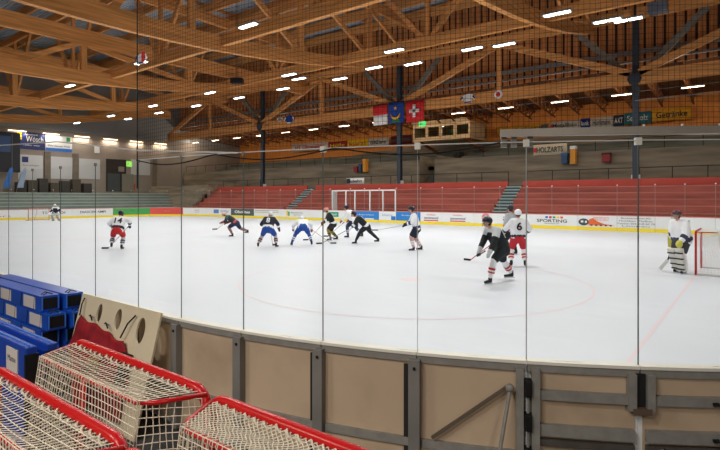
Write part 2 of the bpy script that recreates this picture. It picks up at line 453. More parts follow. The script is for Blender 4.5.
for k, (z, h) in enumerate(((13.35, .35), (12.75, .16))):
    tag(boxo('steel_ledger', (-70, 14, 44.3, 44.55, z, z+h), STEELG), 'long grey steel ledger on the timber wall, %s one' % ('upper thicker' if k == 0 else 'lower thinner'), 'steel beam')
# lattice joists of the side roof
def lattice():
    e = empty('roof_joist', (0, 0, 0)); bm = new_bm()
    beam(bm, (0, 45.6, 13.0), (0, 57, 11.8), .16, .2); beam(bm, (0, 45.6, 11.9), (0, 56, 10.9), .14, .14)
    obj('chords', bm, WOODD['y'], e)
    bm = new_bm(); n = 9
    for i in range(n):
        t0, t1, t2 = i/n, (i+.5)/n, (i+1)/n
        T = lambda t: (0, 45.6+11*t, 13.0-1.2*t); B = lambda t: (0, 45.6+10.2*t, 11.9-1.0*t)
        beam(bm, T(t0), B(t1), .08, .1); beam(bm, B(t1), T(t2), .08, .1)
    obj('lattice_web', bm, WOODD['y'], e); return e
jo = lattice()
jn = 32
for i in range(jn):
    o = jo if i == 0 else copy_tree(jo)
    o.location = (-69.5+i*2.5, 0, 0)
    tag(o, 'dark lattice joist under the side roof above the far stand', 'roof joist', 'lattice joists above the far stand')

# ================================================================== MAIN ROOF
def arc_z(Y): return CAM_H+8.6+.0045*(Y-12)**2
trX = [8.0, -10.0, -26.5, -40.5, -54.5, -67.8]
trD = [0, 0, .3, 0, -.2, -.35]; trTop = [15.6, 15.6, 15.6, 13.9, 14.8, 13.8]
tl = ['nearest one over the camera side', 'first from the right in view', 'second one, crossing the top middle', 'third one, ending near the left far column',
      'fourth one, over the far goal', 'last one against the left end wall']
panelY = [-18, -8, 0, 8, 17.8, 27, 35.5, 41.6]
for i, x in enumerate(trX):
    dz = trD[i]; zt = trTop[i]
    e = empty('timber_roof_truss', (x, 0, 0), 0, 'fish-bellied glulam roof truss, '+tl[i], 'roof truss')
    bm = new_bm(); n = 30; W2 = .17; H = 1.05; rows = []
    for k in range(n+1):
        y = -18+60*k/n; z = arc_z(y)+dz; hh = H*(1-.35*abs(y-12)/30)
        rows.append([bm.verts.new(p) for p in ((-W2, y, z), (W2, y, z), (W2, y, z+hh), (-W2, y, z+hh))])
    for a, b in zip(rows, rows[1:]):
        for q in range(4): bm.faces.new((a[q], a[(q+1) % 4], b[(q+1) % 4], b[q]))
    bm.faces.new(rows[0][::-1]); bm.faces.new(rows[-1])
    obj('bottom_chord', bm, WOOD['y'], e)
    obj('top_chord', box(new_bm(), -.17, .17, -18.3, 42.2, 18.6, 19.5), WOOD['y'], e)
    if zt < 15.5: obj('middle_chord', box(new_bm(), -.16, .16, -18.3, 42.0, zt, zt+1.15), WOOD['y'], e)
    else: zt = 18.6
    for y in panelY[1:-1]:
        obj('post', box(new_bm(), -.16, .16, y-.2, y+.2, arc_z(y)+dz+.6, zt), WOOD['z'], e)
    for a, b in zip(panelY, panelY[1:]):
        if b <= 0: continue
        lo, hi = (b, a) if b > 12 else (a, b)
        if a == 8: lo, hi = 13, 17.6
        obj('diagonal', beam(new_bm(), (0, hi, zt+.1), (0, lo, arc_z(lo)+dz+.8), .2, .38), WOOD['y'], e)
LG = [(8.0, 9.35, 'over the near side of the ice'), (20.0, 9.5, 'along the middle of the rink'), (31.3, 10.65, 'over the far side of the ice'), (-6.0, 9.9, 'behind the photographer')]
for Y, dz, nm in LG:
    zb = CAM_H+dz; e = empty('timber_cross_truss', (0, Y, 0), 0, 'long timber truss running lengthwise, '+nm, 'roof truss')
    obj('bottom_chord', box(new_bm(), -69, 8, -.16, .16, zb, zb+.75), WOOD['x'], e)
    obj('top_chord', box(new_bm(), -69, 8, -.12, .12, 18.5, 19.2), WOOD['x'], e)
    for a, b in zip(trX, trX[1:]):
        m = (a+b)/2; L = a-b
        obj('king_post', box(new_bm(), m-.15, m+.15, -.12, .12, zb+.6, 18.6), WOOD['z'], e)
        for s in (-1, 1):
            obj('diagonal', beam(new_bm(), (m+s*.3, 0, zb+.6), (m+s*L*.3, 0, 18.6), .2, .34), WOOD['x'], e)
y = -18.6
pur = tag(boxo('ceiling_purlin', (-70.4, 14.8, -.11, .11, 19.5, 20.4), WOOD['x']), kind='structure')
pur.location.y = y
while y+3.4 < 45:
    y += 3.4; c = pur.copy(); COL.objects.link(c); c.location.y = y
# cross rafters between purlins
raf = tag(boxo('ceiling_rafter', (-.09, .09, -20, 45, 20.4, 20.7), WOOD['y']), kind='structure'); raf.location.x = -70
x = -70
while x < 6: x += 9.5; c = raf.copy(); COL.objects.link(c); c.location.x = x
tag(boxo('air_duct', (-.55, .55, -4, 4, -.3, .3), mat('duct', (112, 124, 140), .4, .4)), 'blue grey rectangular air duct box under the roof at top right', 'duct')
bpy.data.objects['air_duct'].location = above(658, 8, 12.6)
bpy.data.objects['air_duct'].scale = (1, .12, 1.0)

# ------------------------------------------------------------------ hall luminaires
def luminaire(power=LAMP_W):
    e = empty('hall_light', (0, 0, 0))
    boxo('housing', (-.72, .72, -.2, .2, .02, .1), STEELG, e)
    for s in (-1, 1):
        boxo('lamp_tube', (s*.33-.29, s*.33+.29, -.13, .13, -.02, .02), LAMPE, e)
    obj('hanger', tube(tube(new_bm(), [(-.4, 0, .1), (-.4, 0, 8.2)], .008, 4), [(.4, 0, .1), (.4, 0, 8.2)], .008, 4), STEELG, e)
    ld = bpy.data.lights.new('lamp', 'AREA'); ld.shape = 'RECTANGLE'; ld.size = 1.2; ld.size_y = .45; ld.energy = power; ld.color = (1, .985, .965)
    lo = bpy.data.objects.new('lamp', ld); COL.objects.link(lo); lo.parent = e; lo.location = (0, 0, -.04)
    return e
PW = {}
def set_power(o, k):
    for ch in o.children:
        if ch.type == 'LIGHT':
            if k not in PW: PW[k] = ch.data.copy(); PW[k].energy = LAMP_W*k
            ch.data = PW[k]
rows = {'third row from the near side': [(248, 26), (141, 63), (70, 86), (22, 104)],
        'row over the middle': [(557, 14), (394, 51), (289, 75), (210, 93), (153, 106), (111, 116), (77, 123)],
        'row nearest the far stand': [(628, 20), (607, 21), (504, 45), (472, 49), (413, 64), (374, 68), (340, 79), (299, 79), (283, 89), (239, 98), (196, 106), (159, 113), (128, 119), (51, 130)]}
lum = luminaire(); first = True
ordn = ['first', 'second', 'third', 'fourth', 'fifth', 'sixth', 'seventh', 'eighth', 'ninth', 'tenth', 'eleventh', 'twelfth', 'thirteenth', 'fourteenth']
for rn, L in rows.items():
    for i, (px, py) in enumerate(L):
        o = lum if first else copy_tree(lum); first = False
        o.location = above(px, py, 9.1)
        set_power(o, {'row nearest the far stand': .55, 'row over the middle': .95}.get(rn, 1.15))
        tag(o, 'bright twin-tube hall light, %s from the camera in the %s' % (ordn[i], rn), 'ceiling light', 'hall lights under the trusses')
for (x, y) in [(-5, 8), (-16, 8), (-27, 8), (-40, 7), (-52, 8), (-8.5, 17.5), (4, 14), (4, 28), (-3, -6)]:
    o = copy_tree(lum); o.location = (x, y, CAM_H+9.1); set_power(o, 1.35)
    if y < 0: o.location.z = 10
    tag(o, 'bright twin-tube hall light above the near side, out of the picture', 'ceiling light', 'hall lights outside the frame')
# unseen fill lamps, added to brighten the area behind the near boards
def concourse(power):
    e = empty('added_fill_light', (0, 0, 0)); boxo('housing', (-.75, .75, -.15, .15, .02, .1), STEELG, e); boxo('lamp_tube', (-.72, .72, -.1, .1, -.02, .02), LAMPW, e)
    ld = bpy.data.lights.new('lamp', 'AREA'); ld.shape = 'RECTANGLE'; ld.size = 1.5; ld.size_y = .2; ld.energy = power; ld.color = (1, .92, .82)
    lo = bpy.data.objects.new('lamp', ld); COL.objects.link(lo); lo.parent = e; lo.location = (0, 0, -.04); return e
cl = concourse(FILL_W)
for k, (x, y) in enumerate(((-6, -2.5), (-1, -2.5), (4, -2.5))):
    o = cl if k == 0 else copy_tree(cl); o.location = (x, y, 4.6)
    tag(o, 'added warm fill light over the concourse behind the near boards, outside the picture', 'strip light', 'added fill lights')
    obj('hanger', tube(new_bm(), [(-.4, 0, .1), (-.4, 0, 14.9)], .01, 4), STEELG, o)
# strip lights over the stand
def strip(power, L=1.5, shape='POINT'):
    e = empty('strip_light', (0, 0, 0))
    boxo('housing', (-L/2, L/2, -.06, .06, .03, .1), STEELG, e)
    boxo('lamp_tube', (-L/2, L/2, -.055, .055, -.03, .03), LAMPW, e)
    ld = bpy.data.lights.new('lamp', shape); ld.energy = power; ld.color = (1, .84, .66)
    if shape == 'POINT': ld.shadow_soft_size = .12
    else: ld.shape = 'RECTANGLE'; ld.size = L; ld.size_y = .1
    lo = bpy.data.objects.new('lamp', ld); COL.objects.link(lo); lo.parent = e; lo.location = (0, -.02, -.2)
    return e
st = strip(STRIP_W)
for k in range(16):
    o = st if k == 0 else copy_tree(st)
    o.location = (-3.85-5*(k-2), 47, CAM_H+8.6)
    tag(o, ('%s strip light from the right' % (['', '']+ordn)[k] if k > 1 else 'strip light right of the picture') + ' in the line above the far stand', 'strip light', 'strip lights above the far stand')
tag(obj('light_conduit', tube(new_bm(), [(-70, 47, 10.95), (14, 47, 10.95)], .03, 6), STEELG), 'thin conduit carrying the line of strip lights above the stand', 'conduit')
tag(obj('steel_pipe', tube(new_bm(), [(colX[1], 42.0, 9.35), (14, 42.0, 9.35)], .035, 6), GALV), 'pale steel pipe running right from the column above the stand', 'pipe')
wl = strip(WALLL_W, 1.9, 'AREA')
for k in range(11):
    o = wl if k == 0 else copy_tree(wl)
    o.location = (XE+.22, 42.0-3.75*k, 10.3); o.rotation_euler = (0, 0, math.pi/2)
    tag(o, 'warm strip light on the left end wall, %s from the far corner' % (ordn[k]), 'wall light', 'strip lights along the end wall')
for ch in st.children: pass

# ------------------------------------------------------------------ things on the left end wall
def wallpanel(name, px0, px1, py0, py1, m, label, cat, off=.03, txt=()):
    a = on_x(px0, py0, XE+off); b = on_x(px1, py1, XE+off)
    pa = on_x((px0+px1)/2, py0, XE); pb = on_x((px0+px1)/2, py1, XE)
    y0_, y1_ = a.y, b.y; z0, z1 = pb.z, pa.z
    e = empty(name, (XE, (y0_+y1_)/2, (z0+z1)/2), 0, label, cat)
    w = (y1_-y0_)/2; h = (z1-z0)/2
    boxo('panel', (0, .06, -w, w, -h, h), m, e)
    for t in txt:
        if t[0] == 'r': boxo('colour_block', (.06, .075, -w+2*w*t[1], -w+2*w*t[2], -h+2*h*t[3], -h+2*h*t[4]), t[5], e)
        else: text('lettering', t[1], 2*w*t[2], 2*h*t[3], (.07, -w+2*w*t[4], -h+2*h*t[5]), math.pi/2, t[6], e, .01)
    return e
NAVY = mat('navy_print', (24, 38, 96), .5); YEL = mat('yellow_print', (240, 200, 40), .5); GRN = mat('green_print', (40, 150, 70), .5)
BLU = mat('blue_print', (40, 110, 190), .5); REDP = mat('red_print', (206, 44, 40), .5); GREYP = mat('grey_print', (70, 76, 80), .5); BLKP = mat('black_print', (30, 30, 34), .5)
ORP = mat('orange_print', (226, 104, 50), .5); WHP = mat('white_print', (236, 236, 232), .5); TEALP = mat('teal_print', (40, 120, 140), .5); PINKP = mat('pink_print', (214, 130, 130), .5)
wallpanel('advert_board', 17, 45, 132.5, 149.5, NAVY, 'navy advert board with white lettering high on the left end wall', 'advert', txt=(('r', 0, .16, .55, 1, YEL), ('r', 0, .16, .62, .7, NAVY), ('r', 0, .16, .8, .88, NAVY), ('t', 'Wösch', .62, .33, .62, .62, WHP), ('t', 'Schreinerei', .45, .12, .5, .88, WHP), ('t', 'Telefon  www', .6, .08, .5, .25, WHP)))
wallpanel('advert_board', 45.5, 72, 136, 151.5, WHP, 'white and blue advert board with small green square on the end wall', 'advert', txt=(('r', 0, 1, 0, .2, BLU), ('r', .78, .92, .68, .95, GRN), ('t', 'Wir bauen Holz', .85, .12, .5, .35, GREYP)))
wallpanel('wall_sign', 18, 43, 155, 180, mat('panel_white', (196, 196, 194), .6), 'tall white panel with navy square logo on the left end wall', 'sign', txt=(('r', .15, .4, .7, .92, NAVY), ('t', 'Sportanlagen', .65, .07, .5, .58, GREYP)))
wallpanel('wall_panel', 50, 73, 157, 179, MATS['panel_white'], 'plain white panel on the end wall, middle one of three', 'panel')
wallpanel('wall_panel', 79, 100, 159, 179, MATS['panel_white'], 'plain pale panel on the end wall left of the dark doorway', 'panel')
wallpanel('wall_panel', 131, 150, 160, 175, MATS['panel_white'], 'square white panel right of the green exit sign', 'panel')
tag(wallpanel('notice', 94.5, 99.5, 146, 153, WHP, 'small white notice above the pale panel', 'notice'))
a = on_x(106, 151, XE); b = on_x(126, 190, XE)
d1 = empty('door_1', (XE, 0, 0)); tag(d1, kind='structure')
boxo('recess', (0, .05, a.y, b.y, 3.1, 7.6), mat('dark_recess', (52, 44, 40), .8), d1)
boxo('door_leaf', (.05, .1, a.y+.2, a.y+1.9, 3.1, 5.6), mat('door_leaf', (70, 76, 78), .5), d1)
boxo('door_leaf', (.05, .1, a.y+2.2, a.y+3.9, 3.1, 5.6), mat('door_leaf_pale', (132, 128, 116), .5), d1)
boxo('lintel', (.05, .1, a.y+1.7, b.y-.3, 5.9, 6.6), WALLB, d1)
for x0_, nm in ((47, 'left'), (75, 'mid'), (154, 'right')):
    a = on_x(x0_, 160, XE); boxo('wall_pilaster', (XE, XE+.25, a.y-.35, a.y+.35, 3, 8), mat('pilaster', (120, 108, 94), .85, 0, .15, 2))['kind'] = 'structure'
EXG = mat('exit_green', (120, 210, 60), .5, emit=((130, 230, 60), 1.2))
e = wallpanel('exit_sign', 126.5, 132, 161.5, 166.5, EXG, 'lit green exit sign on the end wall beside the doorway', 'exit sign', txt=(('r', .1, .45, .2, .8, WHP), ('r', .55, .9, .42, .58, WHP)))
e = wallpanel('bin', 130, 135, 184, 190, REDP, 'small red container below the exit sign on the end wall', 'container')
# scoreboard
e = wallpanel('scoreboard', -14, 16.5, 133, 172.5, mat('score_black', (18, 20, 30), .5), 'large black scoreboard hanging at the left end of the hall', 'scoreboard', .5, txt=(('r', .3, .68, .5, .9, mat('score_blue', (36, 66, 110), .4)), ('r', .72, .74, .1, .95, mat('score_grey', (90, 92, 100), .4))))
e.location.x += 1.6
for k, (px0, px1) in enumerate(((2, 10), (16, 25))):
    e = empty('beach_flag', (-68.2, on_x(px0, 190, -68.2).y, 2.8), 0, 'leaning blue and white beach flag below the scoreboard, %s one' % ('left' if k == 0 else 'right'), 'flag')
    bm = new_bm(); tube(bm, [(0, 0, 0), (0, .5, 2.2), (0, 1.0, 3.0)], .03, 6); obj('pole', bm, STEELG, e)
    bm = new_bm(); n = 8
    L = [(bm.verts.new((.03*math.sin(i), .1+.45*i/n+.25*(i/n)**2, .6+2.3*i/n)), bm.verts.new((.03*math.cos(i), .75+.35*i/n, .6+2.2*i/n))) for i in range(n+1)]
    for p, q in zip(L, L[1:]): bm.faces.new((p[0], p[1], q[1], q[0]))
    o = obj('cloth', bm, [BLU if k == 0 else mat('flag_pale', (150, 168, 196), .7)], e)
    md = o.modifiers.new('s', 'SOLIDIFY'); md.thickness = .02
# dark stacked stuff at the hall end behind the terrace
for i in range(7):
    p = on_x(22+i*11, 186, -69.0)
    tag(boxo('storage_locker', (-69.9, -69.0, p.y-.5, p.y+.5, 2.7, 4.1+.25*(i % 3)), mat('locker_%d' % (i % 2), ((58, 54, 50), (74, 66, 56))[i % 2], .7), None, .04), 'dark storage locker in the row under the end wall panels, %s from left' % ordn[i], 'locker', 'lockers under the end wall panels')

# ================================================================== BOARDS, far side and left end, adverts
def put_text(e, s, str_, w, h, z, m, shift=0, bold=0, off=-.018):
    p, n = path(s); ni = -n; rz = math.atan2(ni.x, -ni.y); t = V((math.cos(rz), math.sin(rz), 0))
    q = p+ni*.018+t*shift
    o = text('lettering', str_, w, h, (q.x, q.y, z), rz, m, e, .004, bold); return o
def patch(e, s, shift, w, z0, z1, m, nm='colour_block', t0=.006):
    p, n = path(s); ni = -n; rz = math.atan2(ni.x, -ni.y)
    o = boxo(nm, (-w/2+shift, w/2+shift, -.02-t0, -.006, z0, z1), m, e); o.location = (p.x, p.y, 0); o.rotation_euler = (0, 0, rz); return o
def far_board(pxa, pxb, desc, body=BOARDW, decor=None, sa=None, sb=None, cat='rink board', gl=True):
    s0 = s_far_px(pxb) if sa is None else sa; s1 = s_far_px(pxa) if sb is None else sb
    sm = (s0+s1)/2; e = empty('rink_board', (0, 0, 0), 0, desc, cat)
    obj('panel', ribbon(new_bm(), s0+.01, s1-.01, .24, 1.0, -.012, .05), body, e)
    obj('kick_strip', ribbon(new_bm(), s0+.01, s1-.01, 0.004, .24, -.02, .05), KICK, e)
    obj('top_rail', ribbon(new_bm(), s0+.01, s1-.01, 1.0, 1.05, -.02, .08), mat('rail_pink', (216, 140, 132), .4), e)
    if decor: decor(e, sm, s1-s0)
    if gl:
        g = empty('rink_glass', (0, 0, 0), 0, 'clear glass above the '+desc, 'glass screen', 'glass screens around the far boards')
        obj('pane', ribbon(new_bm(), s0+.01, s1-.01, 1.05, 3.05, 0.02, .032), GLF, g)
        n = max(1, round((s1-s0)/2.0))
        for i in range(n):
            p, nn = path(s0+(s1-s0)*i/n); rz = math.atan2(-nn.x, nn.y)
            o = boxo('clip', (-.03, .03, -.02, .06, 3.02, 3.09), WHITE, g); o.location = p+nn*.03; o.rotation_euler = (0, 0, rz)
            o = boxo('joint_strip', (-.007, .007, .01, .04, 1.05, 3.02), mat('joint_grey', (150, 140, 136), .4), g); o.location = p+nn*.0; o.rotation_euler = (0, 0, rz)
    return e
T = put_text; Pt = patch
GRB = mat('dark_grey_print', (74, 92, 92), .5)
def d_motor(e, s, w): T(e, s, 'Zberg Motorgeräte', 6.4, .3, .74, GREYP); T(e, s, '8840 Einsiedeln   www.motorgeraete.ch   Tel. 055', 5.2, .11, .4, GREYP, .3)
def d_text(e, s, w):
    T(e, s, 'Bauunternehmen AG', 1.7, .1, .88, BLKP); T(e, s, 'Hochbau  Tiefbau', 1.9, .1, .7, GREYP); T(e, s, 'Telefon 055 418 60 70', 2.2, .1, .52, GREYP); T(e, s, 'Umbau', 1.6, .08, .36, GREYP)
def d_lok(e, s, w):
    T(e, s, 'TRANSPORTE', 1.0, .11, .86, ORP, .25); T(e, s, 'MULDEN', .8, .1, .72, ORP, .3)
    p, n = path(s)
    bm = new_bm(); f = bm.faces.new([bm.verts.new((x, -.028, z)) for x, z in ((-.55, .36), (1.15, .36), (.5, .44), (.05, .6), (-.25, .84), (-.5, .74))])
    o = obj('body_shape', bm, ORP, e); o.location = p; o.modifiers.new('s', 'SOLIDIFY').thickness = .01
    for i in range(5): Pt(e, s, -.35+i*.3, .12, .31, .4, BLKP, 'wheel_dot', .02)
    bm = new_bm(); f = bm.faces.new([bm.verts.new((-.85+.34*math.cos(a*math.pi/8), -.03, .56+.24*math.sin(a*math.pi/8))) for a in range(16)])
    o = obj('head_shape', bm, GREYP, e); o.location = p; o.modifiers.new('s', 'SOLIDIFY').thickness = .01
    Pt(e, s, -.95, .16, .52, .66, WHP, 'eye_block', .03); Pt(e, s, -.7, .12, .5, .64, WHP, 'eye_block', .03)
def d_sport(e, s, w):
    T(e, s, 'SPORTING', 2.1, .22, .58, BLKP, 0, .01)
    for i, m in enumerate((BLU, REDP, GRN, YEL, ORP)): Pt(e, s, -.35+i*.26, .18, .76, .9, m)
    T(e, s, 'EINSIEDELN', 1.0, .06, .38, GREYP)
def d_round(e, s, w):
    p, n = path(s); ni = -n
    bm = new_bm(); tube(bm, [(-1.1+.26*math.cos(a*.35), -.03, .68+.26*math.sin(a*.35)) for a in range(14)], .08, 6)
    o = obj('ring_logo', bm, PINKP, e); o.location = p
    T(e, s, 'OFFICE', .75, .13, .74, BLKP, .65, .01); T(e, s, 'MARTI', .75, .13, .56, BLKP, .65, .01)
def d_low(e, s, w): T(e, s, 'tannenwood', 1.35, .2, .56, NAVY, 0, .01); T(e, s, 'holzbau', .8, .13, .82, REDP); Pt(e, s, 0, 1.35, .3, .38, REDP)
def d_low2(e, s, w): d_low(e, s, w); 
def d_blue(e, s, w): T(e, s, 'Die Regionalbank', w*.7, .13, .66, WHP); Pt(e, s, w*.18, w*.3, .26, .36, WHP)
def d_blue2(e, s, w): T(e, s, 'Energie', w*.5, .12, .7, WHP)
def d_white_b(e, s, w): T(e, s, 'kleine', w*.6, .2, .7, mat('pale_blue_print', (120, 170, 210), .5)); Pt(e, s, w*.35, w*.25, .26, .6, BLU)
def d_green(e, s, w): Pt(e, s, .35, 1.5, .4, .86, mat('sea_green', (60, 150, 120), .5)); T(e, s, 'BERGHOF', 1.1, .16, .62, WHP, .35, 0, -.03).location.y -= .02
def d_raiff(e, s, w):
    Pt(e, s, -1.1, .22, .4, .9, YEL); Pt(e, s, -.88, .2, .36, .8, GRN); T(e, s, 'Maienrisli & Co', 1.7, .14, .7, GREYP, .25); T(e, s, 'Gartenbau', 1.2, .1, .48, GREYP, .4)
def d_lines(e, s, w): Pt(e, s, 0, w*.9, .62, .7, mat('gold_print', (196, 186, 110), .5)); Pt(e, s, 0, w*.9, .82, .86, GREYP)
def d_dark(e, s, w): T(e, s, 'Obolites', w*.66, .32, .64, WHP, 0, .03)
def d_bl3(e, s, w): Pt(e, s, -w*.26, w*.4, .4, .85, mat('mid_blue', (90, 130, 190), .5)); T(e, s, 'Gasthof', w*.4, .15, .7, BLU, w*.22); T(e, s, 'www', w*.3, .1, .5, GREYP, w*.22)
def d_egg(e, s, w): T(e, s, 'EGGER', w*.36, .2, .7, PINKP, .2, .01); T(e, s, 'Schwyz', w*.3, .08, .46, GREYP, .3)
def d_redb(e, s, w): T(e, s, 'Restaurant', w*.5, .16, .64, PINKP)
def d_gr(e, s, w): Pt(e, s, -w*.33, w*.2, .5, .98, BLKP); T(e, s, 'LT', w*.14, .3, .74, WHP, -w*.33, .02).location += V((.03, 0, 0)); T(e, s, 'Landtechnik', w*.4, .14, .74, mat('dkgreen', (30, 100, 50), .5), w*.18)
def d_dia(e, s, w): T(e, s, 'DIASCEN AMPI', w*.62, .26, .66, BLKP, 0, .01)
def d_tech(e, s, w): T(e, s, 'TSCHUDI', w*.62, .26, .66, BLKP, 0, .01)
def d_mix(e, s, w): T(e, s, 'Bau', w*.3, .2, .66, BLU, -w*.2); T(e, s, 'Sport', w*.3, .2, .4, REDP, w*.1)
SFR = s_far_px(719)
far_board(655, 722, 'white board advertising motor equipment, right end of the far side', decor=d_motor, sa=S_FAR0-3.0)
bpy.data.objects['rink_board']  # first one
far_board(617, 655, 'white far board with four lines of small grey text', decor=d_text)
far_board(578, 617, 'white far board with orange locomotive logo', decor=d_lok)
far_board(527, 578, 'white far board with SPORTING lettering and coloured squares', decor=d_sport)
far_board(474, 527, 'white far board with pink ring logo', decor=d_round)
far_board(442, 474, 'white far board with second blue and red timber advert', decor=d_low)
far_board(420.5, 442, 'white far board with first blue and red timber advert', decor=d_low2)
far_board(396, 420.5, 'blue far board with white lettering behind the skater with navy shorts', mat('board_blue', (44, 124, 196), .4), d_blue2)
far_board(379, 396, 'narrow white far board with pale blue lettering', decor=d_white_b)
far_board(350, 379, 'bright blue far board in front of the players bench', MATS['board_blue'], d_blue)
far_board(311, 350, 'white far board with sea-green block', decor=d_green)
far_board(280, 311, 'white far board with yellow and green leaf logo', decor=d_raiff)
far_board(254, 280, 'white far board with grey and gold lines', decor=d_lines)
far_board(231, 254, 'dark grey far board with white script', GRB, d_dark)
far_board(209, 231, 'white far board with blue picture block', decor=d_bl3)
far_board(183, 209, 'white corner board with pink lettering', decor=d_egg)
far_board(150, 183, 'red corner board at the far left', mat('board_red', (214, 84, 76), .4), d_redb)
far_board(113, 150, 'green corner board with black square logo', mat('board_green', (70, 160, 86), .4), d_gr)
far_board(72, 113, 'white end board with black lettering right of the far goal', decor=d_dia)
far_board(34, 72, 'white end board with black lettering behind the far goal', decor=d_tech)
sE = s_far_px(34)
far_board(0, 34, 'white end board with blue and red words at the left edge', decor=d_mix, sa=sE, sb=sE+8.0)
far_board(0, 0, 'plain white board at the near left end of the rink', sa=sE+8.0, sb=PER-LX-Q+.0)
far_board(0, 0, 'plain white board curving round the near left corner', sa=PER-LX-Q, sb=PER-LX)
far_board(0, 0, 'plain white board of the near straight beyond the left edge', sa=PER-LX, sb=PER-16, gl=False)
far_board(0, 0, 'plain white board of the right end behind the goal', sa=9.5, sb=Q+LY)
far_board(0, 0, 'plain white board curving round the far right corner', sa=Q+LY, sb=S_FAR0-3.0)
# bench screens (white framed)
e = empty('bench_enclosure', (0, 0, 0), 0, 'white framed glass enclosure of the players bench before the red stand', 'enclosure')
bx = [on_y(p, 200, 37.6).x for p in (332.5, 346, 355, 370, 383, 395.5)]
for x in bx: obj('post', box(new_bm(), x-.05, x+.05, 37.55, 37.65, 0, 2.85), WHITE, e)
obj('top_rail', box(new_bm(), bx[0]-.05, bx[-1]+.05, 37.55, 37.65, 2.85, 2.95), WHITE, e)
obj('pane', box(new_bm(), bx[0], bx[-1], 37.59, 37.6, 1.05, 2.85), GLF, e)
obj('side_panel', box(new_bm(), bx[0]-.05, bx[0]+.0, 37.65, 38.3, 0, 2.9), WHITE, e)

